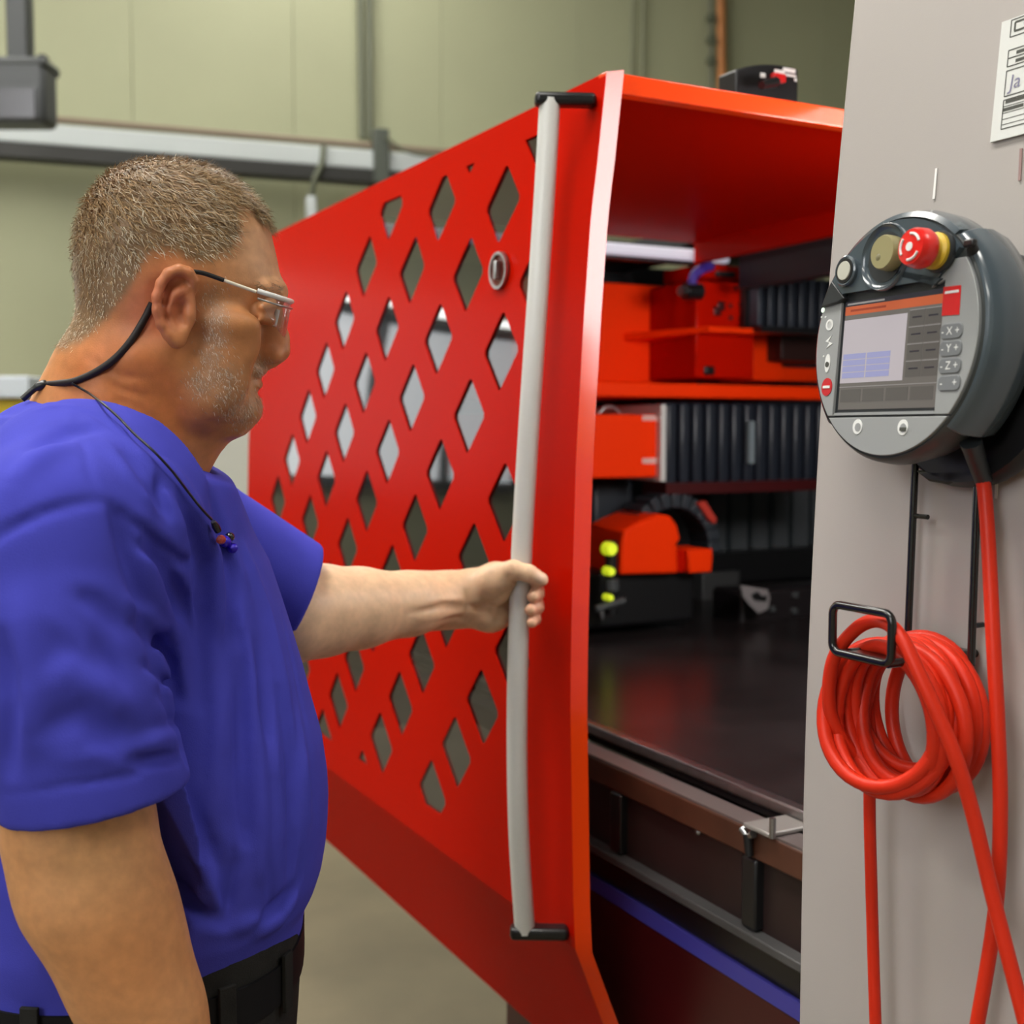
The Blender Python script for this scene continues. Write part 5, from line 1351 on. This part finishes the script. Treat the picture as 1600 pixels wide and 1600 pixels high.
# ---------------- t-shirt
G = Grid((-.36, -.40, ZW - .06), (.34, .40, ml(100, 560)[2]), 0.0030)
fr = [(700, 288), (712, 304), (735, 336), (765, 358), (798, 378), (840, 399), (878, 420), (931, 438), (987, 456), (1043, 473), (1085, 484), (1120, 494), (1152, 503), (1205, 511), (1240, 513), (1275, 512), (1310, 509), (1345, 503), (1375, 493), (1400, 480), (1425, 474), (1460, 472), (1500, 470)]
bk_f = lambda y: np.interp(y, [690, 760, 850, 950, 1100, 1250, 1350, 1450, 1500], [40, -10, -55, -70, -65, -55, -45, -42, -42])
hw_f = lambda y: np.interp(y, [690, 720, 760, 820, 900, 1000, 1150, 1280, 1380, 1430, 1500], [.060, .085, .118, .150, .166, .170, .180, .188, .186, .178, .176])
rows = []
for (y, x) in fr:
    pf = ml(x, y); pb = ml(bk_f(y), y); rows.append((pf[2], pb[0], pf[0], hw_f(y), (pf[0] + pb[0]) / 2 - .01, 2.25, 2.4))
G.loft(rows)
# shoulders and yoke
nb = ml(140, 700)
for s in (-1, 1):
    S = sh_n if s < 0 else sh_f
    G.chain([ml(128, 750, .045 * s), ml(105, 765 if s < 0 else 745, .105 * s), S + np.array([.0, -.012 * s, .004])], [.060, .062, .064], .05)
    G.cone(ml(215, 770, .06 * s), ml(170, 830, .15 * s), .075, .07, .06)
G.cone(ml(72, 752), ml(30, 825), .070, .085, .06)
# near sleeve
hn0, hn1 = sh_n, ml(151, 1243, NL_)
axn = (hn1 - hn0); axn /= np.linalg.norm(axn)
G.cone(hn0 + np.array([0, .012, .0]), ml(88, 960, NL_ - .004), .0665, .0700, .03)
G.chain([ml(88, 960, NL_ - .004), ml(118, 1100, NL_ - .008), hn1 + axn * .06], [.0700, .0720, .0755], .006)
# far sleeve
fs_end = arm_pt(462, 930, dB - .16)
axf = fs_end - sh_f; axf /= np.linalg.norm(axf)
G.chain([sh_f, fs_end + axf * .03], [.068, .0655], .03)
# hems
hemN = np.cross(ml(298, 1220, NL_) - ml(5, 1272, NL_), np.array([0, 1.0, 0])); hemN /= np.linalg.norm(hemN)
if hemN[2] > 0: hemN = -hemN
G.plane(ml(150, 1246, NL_), hemN, .004, win=((-.36, -.40, ZW - .06), (.34, -.185, 1.5)))
def cut_between(G, o, n, lo, hi): G.plane(o, n, .004, win=(lo, hi))
cf = arm_pt(470, 925, dB - .15)
cfn = axf * 1.0 + np.array([.1, 0, .15]); cfn /= np.linalg.norm(cfn)
# cut the far sleeve only in front of the chest
tmp = ml(430, 930)
G.plane(cf, cfn, .004, win=((tmp[0] - .06, .11, cf[2] - .13), (.34, .40, cf[2] + .13)))
# hollow the sleeve ends
G.chain([hn1 - axn * .03, hn1 + axn * .10], [.045, .0725], .004, 'carve')
G.chain([cf - axf * .03, cf + axf * .06], [.052, .0625], .003, 'carve')
# tuck at the belt
G.plane((0, 0, ZW + .004), (0, 0, -1), .01)
# ---- folds; near side (y < 0)
def nr(x, y, l): return ml(x, y, l)
_co = w2m(CAM)
def on_shirt(x, y, l):
    p = G.hit(_co, w2m(CAM + ray(x, y)) - _co); return p if p is not None and p[1] < .06 else ml(x, y, l)
def st(pts, amp, w): G.stroke([on_shirt(*p) for p in pts], amp * 3.0, w * .78)
# armpit and chest drags
for (pts, a, w) in (
    ([(176, 800, -.20), (216, 850, -.20), (262, 880, -.19), (300, 884, -.17)], -.0035, .006),
    ([(182, 815, -.225), (215, 900, -.215), (238, 985, -.21), (262, 1070, -.20), (290, 1170, -.19)], -.010, .011),
    ([(215, 868, -.19), (246, 940, -.185), (272, 1000, -.185), (280, 1060, -.185)], .007, .011),
    ([(228, 850, -.18), (265, 905, -.175), (282, 960, -.18)], -.006, .009),
    ([(240, 990, -.19), (262, 1030, -.19), (276, 1090, -.19)], -.006, .008),
    ([(200, 940, -.21), (225, 960, -.21), (262, 985, -.20)], .004, .007),
    ([(206, 975, -.21), (236, 1000, -.21), (270, 1030, -.20)], -.004, .006),
    ([(222, 1040, -.21), (250, 1060, -.205), (275, 1085, -.195)], -.0035, .006),
    ([(246, 735, -.08), (290, 800, -.115), (318, 880, -.13), (322, 990, -.145), (312, 1100, -.16)], -.0055, .011),
    ([(262, 728, -.07), (305, 800, -.10), (332, 870, -.12), (338, 980, -.13)], .0045, .012),
    ([(330, 780, -.07), (350, 850, -.10), (362, 930, -.12), (352, 1050, -.145)], -.004, .010),
    ([(352, 842, -.06), (372, 900, -.09), (392, 990, -.11), (398, 1080, -.12)], .004, .011),
    ([(366, 870, -.05), (392, 950, -.08), (410, 1040, -.10), (420, 1150, -.11)], -.0045, .010),
    ([(385, 860, -.03), (418, 960, -.06), (440, 1060, -.08), (455, 1180, -.09)], .0035, .010),
    ([(372, 1040, -.13), (378, 1140, -.145), (380, 1220, -.15), (385, 1310, -.15)], -.0050, .009),
    ([(392, 1060, -.12), (398, 1160, -.13), (405, 1260, -.135), (410, 1370, -.13)], .0040, .010),
    ([(440, 1080, -.07), (455, 1180, -.085), (458, 1290, -.09), (455, 1380, -.09)], -.0045, .008),
    ([(462, 1120, -.05), (476, 1210, -.06), (478, 1300, -.06)], .0030, .008),
    ([(340, 1100, -.17), (330, 1200, -.18), (336, 1290, -.18)], .0045, .014),
    # blousing over the belt
    ([(255, 1370, -.20), (290, 1405, -.20), (330, 1436, -.19), (362, 1446, -.17)], -.0075, .009),
    ([(262, 1395, -.20), (300, 1430, -.195), (340, 1450, -.185)], .006, .008),
    ([(310, 1350, -.19), (326, 1400, -.19), (350, 1436, -.18)], .0055, .009),
    ([(296, 1352, -.20), (316, 1396, -.195), (340, 1428, -.19)], -.006, .008),
    ([(362, 1340, -.17), (358, 1390, -.175), (352, 1440, -.175)], -.0065, .009),
    ([(400, 1446, -.14), (430, 1420, -.12), (455, 1392, -.10)], -.0065, .008),
    ([(405, 1458, -.14), (436, 1436, -.12), (462, 1402, -.09)], .0055, .007),
    ([(340, 1448, -.18), (390, 1442, -.155), (430, 1436, -.12)], .004, .009),
    # yoke
    ([(55, 700, -.12), (110, 672, -.13), (150, 668, -.12)], -.003, .012),
    ([(20, 760, -.17), (60, 720, -.17), (100, 700, -.16)], .003, .012),
    ([(170, 700, -.09), (205, 745, -.12), (235, 790, -.14)], .0035, .010),
    ([(190, 700, -.08), (228, 748, -.11), (262, 800, -.13)], -.0040, .009),
    ([(225, 712, -.075), (262, 765, -.10), (285, 830, -.12)], .003, .009),
    ([(246, 745, -.09), (252, 775, -.11), (262, 805, -.125)], -.0045, .006),
    # sleeve
    ([(120, 930, -.285), (155, 945, -.285), (195, 985, -.26)], -.0030, .009),
    ([(60, 1080, -.29), (110, 1050, -.29), (160, 1075, -.285), (200, 1110, -.26)], .0035, .013),
    ([(70, 1140, -.29), (130, 1120, -.29), (190, 1160, -.28)], -.0035, .013),
    ([(190, 1170, -.28), (240, 1160, -.26), (275, 1150, -.235)], .0035, .008),
    ([(205, 1190, -.28), (250, 1185, -.26), (284, 1184, -.235)], -.0035, .006),
    ([(30, 950, -.28), (50, 1050, -.285), (45, 1150, -.285)], .003, .014),
    ([(5, 1000, -.27), (15, 1100, -.275), (12, 1200, -.275)], -.004, .010)):
    st(pts, a, w)

# smaller creases
for (pts, a, w) in (
    ([(178, 800), (200, 860), (222, 930)], .0016, .006), ([(255, 870), (285, 930), (300, 1000)], -.0018, .006), ([(262, 868), (296, 925), (312, 990)], .0014, .006),
    ([(300, 890), (312, 960), (310, 1040)], -.0018, .006), ([(232, 1010), (262, 1052), (284, 1120)], .0016, .006), ([(246, 1080), (272, 1130), (290, 1190)], -.0018, .006),
    ([(340, 860), (352, 940), (356, 1030)], .0014, .006), ([(404, 900), (425, 980), (440, 1080)], -.0014, .006), ([(350, 900), (376, 1000), (388, 1100)], -.0013, .006),
    ([(440, 960), (462, 1050), (478, 1140)], -.0012, .006), ([(425, 1100), (432, 1200), (436, 1310)], .0013, .006), ([(330, 1090), (322, 1180), (318, 1260)], -.0016, .007),
    ([(300, 1240), (318, 1300), (345, 1360)], -.0016, .007), ([(345, 1290), (352, 1350), (350, 1400)], .0016, .006), ([(372, 1360), (368, 1400), (362, 1440)], .0014, .005),
    ([(420, 1330), (426, 1380), (418, 1430)], -.0014, .006), ([(440, 1400), (420, 1425), (395, 1440)], .0014, .005), ([(470, 1330), (468, 1370), (455, 1400)], -.0013, .006),
    ([(60, 640), (100, 632), (140, 645)], .0008, .006), ([(200, 690), (238, 735), (268, 790)], .0014, .006), ([(215, 800), (250, 835), (290, 860)], .0012, .006),
    ([(70, 960), (110, 985), (150, 1030)], .0012, .009), ([(140, 1000), (175, 1040), (200, 1080)], -.0012, .008), ([(90, 1190), (150, 1180), (210, 1195)], .0011, .008),
    ([(8, 1242), (100, 1228), (200, 1212), (292, 1192)], -.0009, .0042), ([(225, 1140), (262, 1130), (285, 1125)], -.0012, .006)):
    st([(x, y, -.2) for x, y in pts], a, w)
# seams: armhole, shoulder, hem stitch
def near_l(pts): return pts
st([(-30, 858, -.262), (0, 836, -.258), (60, 805, -.262), (110, 789, -.262), (150, 783, -.258), (172, 789, -.250)], -.0019, .0060)
st([(172, 789, -.250), (205, 815, -.235), (246, 850, -.21), (302, 885, -.185)], -.0019, .0060)
st([(122, 640, -.085), (128, 690, -.13), (138, 740, -.18), (148, 782, -.235)], -.0006, .0042)
st([(60, 622, -.03), (100, 634, -.06), (140, 648, -.08), (190, 682, -.085), (240, 708, -.08), (280, 722, -.06)], -.0006, .0045)
# neck opening
G.chain([ml(205, 540), ml(196, 590), ml(180, 690), ml(172, 740)], [.075, .0735, .0735, .074], .004, 'carve')
G.chain([ml(150, 590), ml(138, 650)], [.040, .050], .004, 'carve')
G.cone(ml(300, 640), ml(272, 700), .048, .046, .004, 'carve')
for s in (-1, 1): G.chain([ml(165, 606, .070 * s), ml(215, 640, .076 * s), ml(272, 688, .066 * s)], [.020, .024, .022], .006, 'carve')
G.plane(ml(172, 668), ml(172, 662) * 0 + np.array([-(ml(290, 706) - ml(58, 606))[2], 0, (ml(290, 706) - ml(58, 606))[0]]), .004,
        win=((ml(50, 600)[0] - .02, -.106, ml(0, 760)[2]), (ml(370, 700)[0], .106, 1.62)))
tsV, tsQ = G.mesh(1)
M['shirt'] = mat('royal_blue_cotton', (.058, .061, .44), .85, spec=.12, noise=.05, nscale=30, bump=.18, bscale=900)
tsh = np_mesh('t_shirt', to_world(tsV), tsQ, 'shirt', man); tsh['label'] = 'royal blue short sleeved t-shirt'
# collar ribbing
# ---------------- trousers, belt, shoes
M['trouser'] = mat('charcoal_work_cloth', (.022, .022, .021), .85, spec=.08, noise=.2, nscale=40, bump=.3, bscale=700)
G = Grid((-.36, -.36, .02), (.34, .36, ZW + .05), 0.005)
rows = []
pb0, pf0 = ml(-40, 1470), ml(470, 1470)
for (dz, b, f, w) in ((.045, -38, 472, .176), (.0, -40, 472, .178), (-.06, -52, 466, .186), (-.14, -60, 456, .190), (-.22, -50, 440, .185), (-.30, -20, 410, .17)):
    rows.append((ZW + dz, pb0[0] + (b + 40) * .00063, pf0[0] + (f - 470) * .00063, w, (pb0[0] + pf0[0]) / 2, 2.5, 2.5))
G.loft(rows)
for s in (-1, 1): G.chain([(HIPX, .085 * s, ZW - .16), (HIPX + .025, .10 * s, ZW - .32), (HIPX + .025, .11 * s, .52), (HIPX - .015, .12 * s, .10), (HIPX - .015, .12 * s, .04)], [.118, .105, .080, .068, .070], .04)
def tr(pts, a, w): G.stroke([ml(*p) for p in pts], a, w)
tr([(300, 1540, -.19), (360, 1530, -.18), (420, 1525, -.15)], -.004, .007); tr([(0, 1500, -.19), (40, 1525, -.19), (80, 1540, -.19)], -.004, .008)
tr([(405, 1480, -.15), (425, 1500, -.14), (432, 1560, -.13)], -.004, .006); tr([(0, 1570, -.19), (60, 1590, -.19), (120, 1595, -.19)], .004, .01)
tr([(310, 1500, -.185), (360, 1492, -.175), (400, 1500, -.16)], .003, .007)
trV, trQ = G.mesh(1)
tro = np_mesh('trousers', to_world(trV), trQ, 'trouser', man); tro['label'] = 'charcoal work trousers'
# belt as a band around the waist section
def waist(z, grow, n=72):
    P = []; b, f, w, mid = pb0[0], pf0[0], .178, (pb0[0] + pf0[0]) / 2
    for k in range(n):
        a = 2 * math.pi * k / n; c, s = math.cos(a), math.sin(a); e = 2 / 2.5
        L = (f - mid if c > 0 else mid - b) + grow
        P.append(mlw((mid + L * abs(c) ** e * (1 if c > 0 else -1), (w + grow) * abs(s) ** e * (1 if s > 0 else -1), z)))
    return P
zb0 = ZW - .002; m = MB(); n = 72
a_, b_, c_, d_ = waist(zb0 - .018, .0035), waist(zb0 + .018, .0035), waist(zb0 + .018, -.004), waist(zb0 - .018, -.004)
m.add(a_ + b_ + c_ + d_, [(i * n + k, i * n + (k + 1) % n, ((i + 1) % 4) * n + (k + 1) % n, ((i + 1) % 4) * n + k) for i in range(4) for k in range(n)])
m.build('belt', mat('black_leather', (.010, .010, .011), .6, spec=.1), man, smooth=50)
W0 = waist(zb0, .006)
for k in (4, 50, 60, 66, 20, 12):
    p, q = W0[k], W0[(k + 1) % n]; t = (q - p) / np.linalg.norm(q - p); nn = np.cross(t, Z3)
    MB().obox((p + q) / 2, t, Z3, nn, .008, .027, .0022).build('belt_loop', 'trouser', man, bevel=.001)
for s in (-1, 1):
    m = MB(); rowsS = [(-.10, .030, .04), (-.06, .038, .075), (0, .040, .085), (.06, .044, .06), (.12, .045, .045), (.17, .030, .03), (.185, .012, .015)]; V = []; nseg = 14
    for (x, w, h) in rowsS:
        for k in range(nseg):
            a = 2 * math.pi * k / nseg; V.append(mlw((HIPX + x + .0, .12 * s + w * math.cos(a), max(0.0015, h / 2 + h / 2 * math.sin(a) * 1.0))))
    Fc = [(i * nseg + k, i * nseg + (k + 1) % nseg, (i + 1) * nseg + (k + 1) % nseg, (i + 1) * nseg + k) for i in range(len(rowsS) - 1) for k in range(nseg)]
    Fc += [tuple(range(nseg)), tuple((len(rowsS) - 1) * nseg + k for k in range(nseg))]
    m.add(V, Fc).build('shoe', 'black', man, smooth=60)

# ---------------- safety glasses with their strap
gl = empty('safety_glasses'); tag(gl, 'clear safety glasses with black strap worn by the man in blue', 'safety glasses')
LX = lambda x, y, l: mlw(ml(x, y, l))
for s in (-1, 1):
    P = [LX(*q) for q in ((296, 424, .0835 * s), (318, 427, .081 * s), (350, 438, .078 * s))]
    MB().tube(smooth_path(P, 6), .0021, 8).build('temple_tip', 'black', gl, smooth=60)
    P = [LX(*q) for q in ((350, 438, .078 * s), (375, 447, .0755 * s), (400, 456, .071 * s))]
    MB().tube(smooth_path(P, 6), .0016, 8).build('temple_arm', mat('clear_temple', (.75, .68, .55), .2, spec=.6) if s < 0 else bpy.data.materials['clear_temple'], gl, smooth=60)
# wrap-around clear lens
m = MB(); top = []; bot = []; N_ = 24
for k in range(N_ + 1):
    t = -1 + 2 * k / N_; l = .069 * math.sin(t * math.pi / 2 * .98); 
    fxw = (1 - abs(t) ** 2.6)
    xx = 402 + 54 * fxw; 
    top.append(LX(xx, 456 + 17 * fxw, l)); drop = 10 + 46 * (1 - abs(t) ** 3) - 22 * math.exp(-(l / .011) ** 2)
    bot.append(LX(xx - 9 * fxw - 0, 456 + 17 * fxw + drop, l * .97))
R_ = []
for r in range(6):
    f_ = r / 5; R_ += [np.array(top[k]) * (1 - f_) + np.array(bot[k]) * f_ for k in range(N_ + 1)]
m.add(R_, [(r * (N_ + 1) + k, r * (N_ + 1) + k + 1, (r + 1) * (N_ + 1) + k + 1, (r + 1) * (N_ + 1) + k) for r in range(5) for k in range(N_)])
lens = m.build('lens', 'clear', gl, smooth=80); sl_ = lens.modifiers.new('t', 'SOLIDIFY'); sl_.thickness = .0016
M['frost'] = mat('frosted_clear_frame', (.80, .80, .78), .25, spec=.6)
MB().tube([np.array(top[k]) + Z3 * .001 for k in range(N_ + 1)], .0024, 8).build('brow_bar', 'frost', gl, smooth=60)
MB().tube([np.array(top[k]) - Z3 * .006 for k in range(0, N_ + 1)], .0009, 6).build('brow_groove', 'steel', gl, smooth=60)
for s in (-1, 1): MB().tube(smooth_path([LX(434, 484, .014 * s), LX(431, 498, .012 * s), LX(428, 510, .013 * s)], 5), .0024, 8).build('nose_pad', 'frost', gl, smooth=60)
def skin(x, y, off=.002):
    o_ = w2m(CAM); r = w2m(CAM + ray(x, y)) - o_; p = GH.hit(o_, r)
    if p is None: return None
    return mlw(p - r / np.linalg.norm(r) * off)
P = [skin(*q) for q in ((238, 474), (233, 484), (226, 498), (205, 532), (180, 560), (152, 580), (124, 593), (104, 598))]
P = [p for p in P if p is not None]
e_ = w2m(P[-1]); bx = ml(84, 603)[0]
for (dx, l) in ((.0, e_[1] * .55), (-.004, 0.0), (.0, -e_[1] * .55)): P.append(mlw((bx + dx, l, ml(84, 603)[2])))
P += [mlw(w2m(p) * np.array([1, -1, 1])) for p in P[:8][::-1]]
MB().tube(smooth_path(P, 6), .0034, 8).build('strap', mat('black_brown_strap', (.012, .007, .006), .6), gl, smooth=60)
q0 = mlw((bx - .004, -.03, ml(84, 603)[2]))
MB().tube(smooth_path([q0, LX(70, 601, -.035), LX(55, 607, -.035), LX(35, 624, -.035)], 5), [.0042] * 10 + [.003] * 6, 8).build('strap_end', 'black', gl, smooth=60)
# earplugs on a cord
ep = empty('earplug_cord'); tag(ep, 'thin dark cord with small blue and red ear plugs on the blue shirt', 'ear plugs')
def surf_near(x, y):
    """first shirt or neck surface met by the sight line"""
    r = w2m(CAM + ray(x, y)) - w2m(CAM); o_ = w2m(CAM); r = r / np.linalg.norm(r)
    best = None
    for V in (tsV, headV):
        d = V - o_; t = d @ r; q = np.linalg.norm(d - t[:, None] * r, axis=1); c = q < .006
        if c.any():
            tt = t[c].min()
            if best is None or tt < best: best = tt
    return mlw(o_ + r * (best - .002)) if best is not None else at(x, y, 1.1)
P = [surf_near(*q) for q in ((112, 599), (135, 612), (160, 630), (185, 652), (210, 678), (240, 705), (268, 735), (295, 770), (315, 795), (331, 812))]
MB().tube(smooth_path(P, 5), .0011, 6).build('cord', 'black', ep, smooth=60)
a, c = surf_near(333, 815), surf_near(341, 830)
MB().tube([a, (a + c) / 2, c], [.0022, .0034, .003], 10).build('cord_clip', 'blackmetal', ep, smooth=60)
c2 = surf_near(352, 846)
MB().lathe([(0, .006), (.004, .005), (.0055, 0), (.004, -.005), (0, -.006)], c2, RT, Z3, -_f0, 14).build('ear_plug', mat('plug_violet', (.03, .01, .5), .3), ep, smooth=60)
c3 = surf_near(346, 843)
MB().lathe([(0, .007), (.003, .006), (.0042, 0), (.003, -.005), (0, -.006)], c3 - _f0 * .001, RT, Z3, -_f0, 14).build('ear_plug', mat('plug_red', (.35, .05, .04), .4), ep, smooth=60)
c4 = surf_near(359, 839); MB().lathe([(0, .005), (.0035, .004), (.0045, 0), (0, -.005)], c4, RT, Z3, -_f0, 12).build('plug_tip', 'blackmetal', ep, smooth=60)
c5 = surf_near(363, 856); MB().lathe([(0, .006), (.0035, .004), (.005, 0), (0, -.005)], c5, RT, Z3, -_f0, 12).build('ear_plug', bpy.data.materials['plug_violet'], ep, smooth=60)
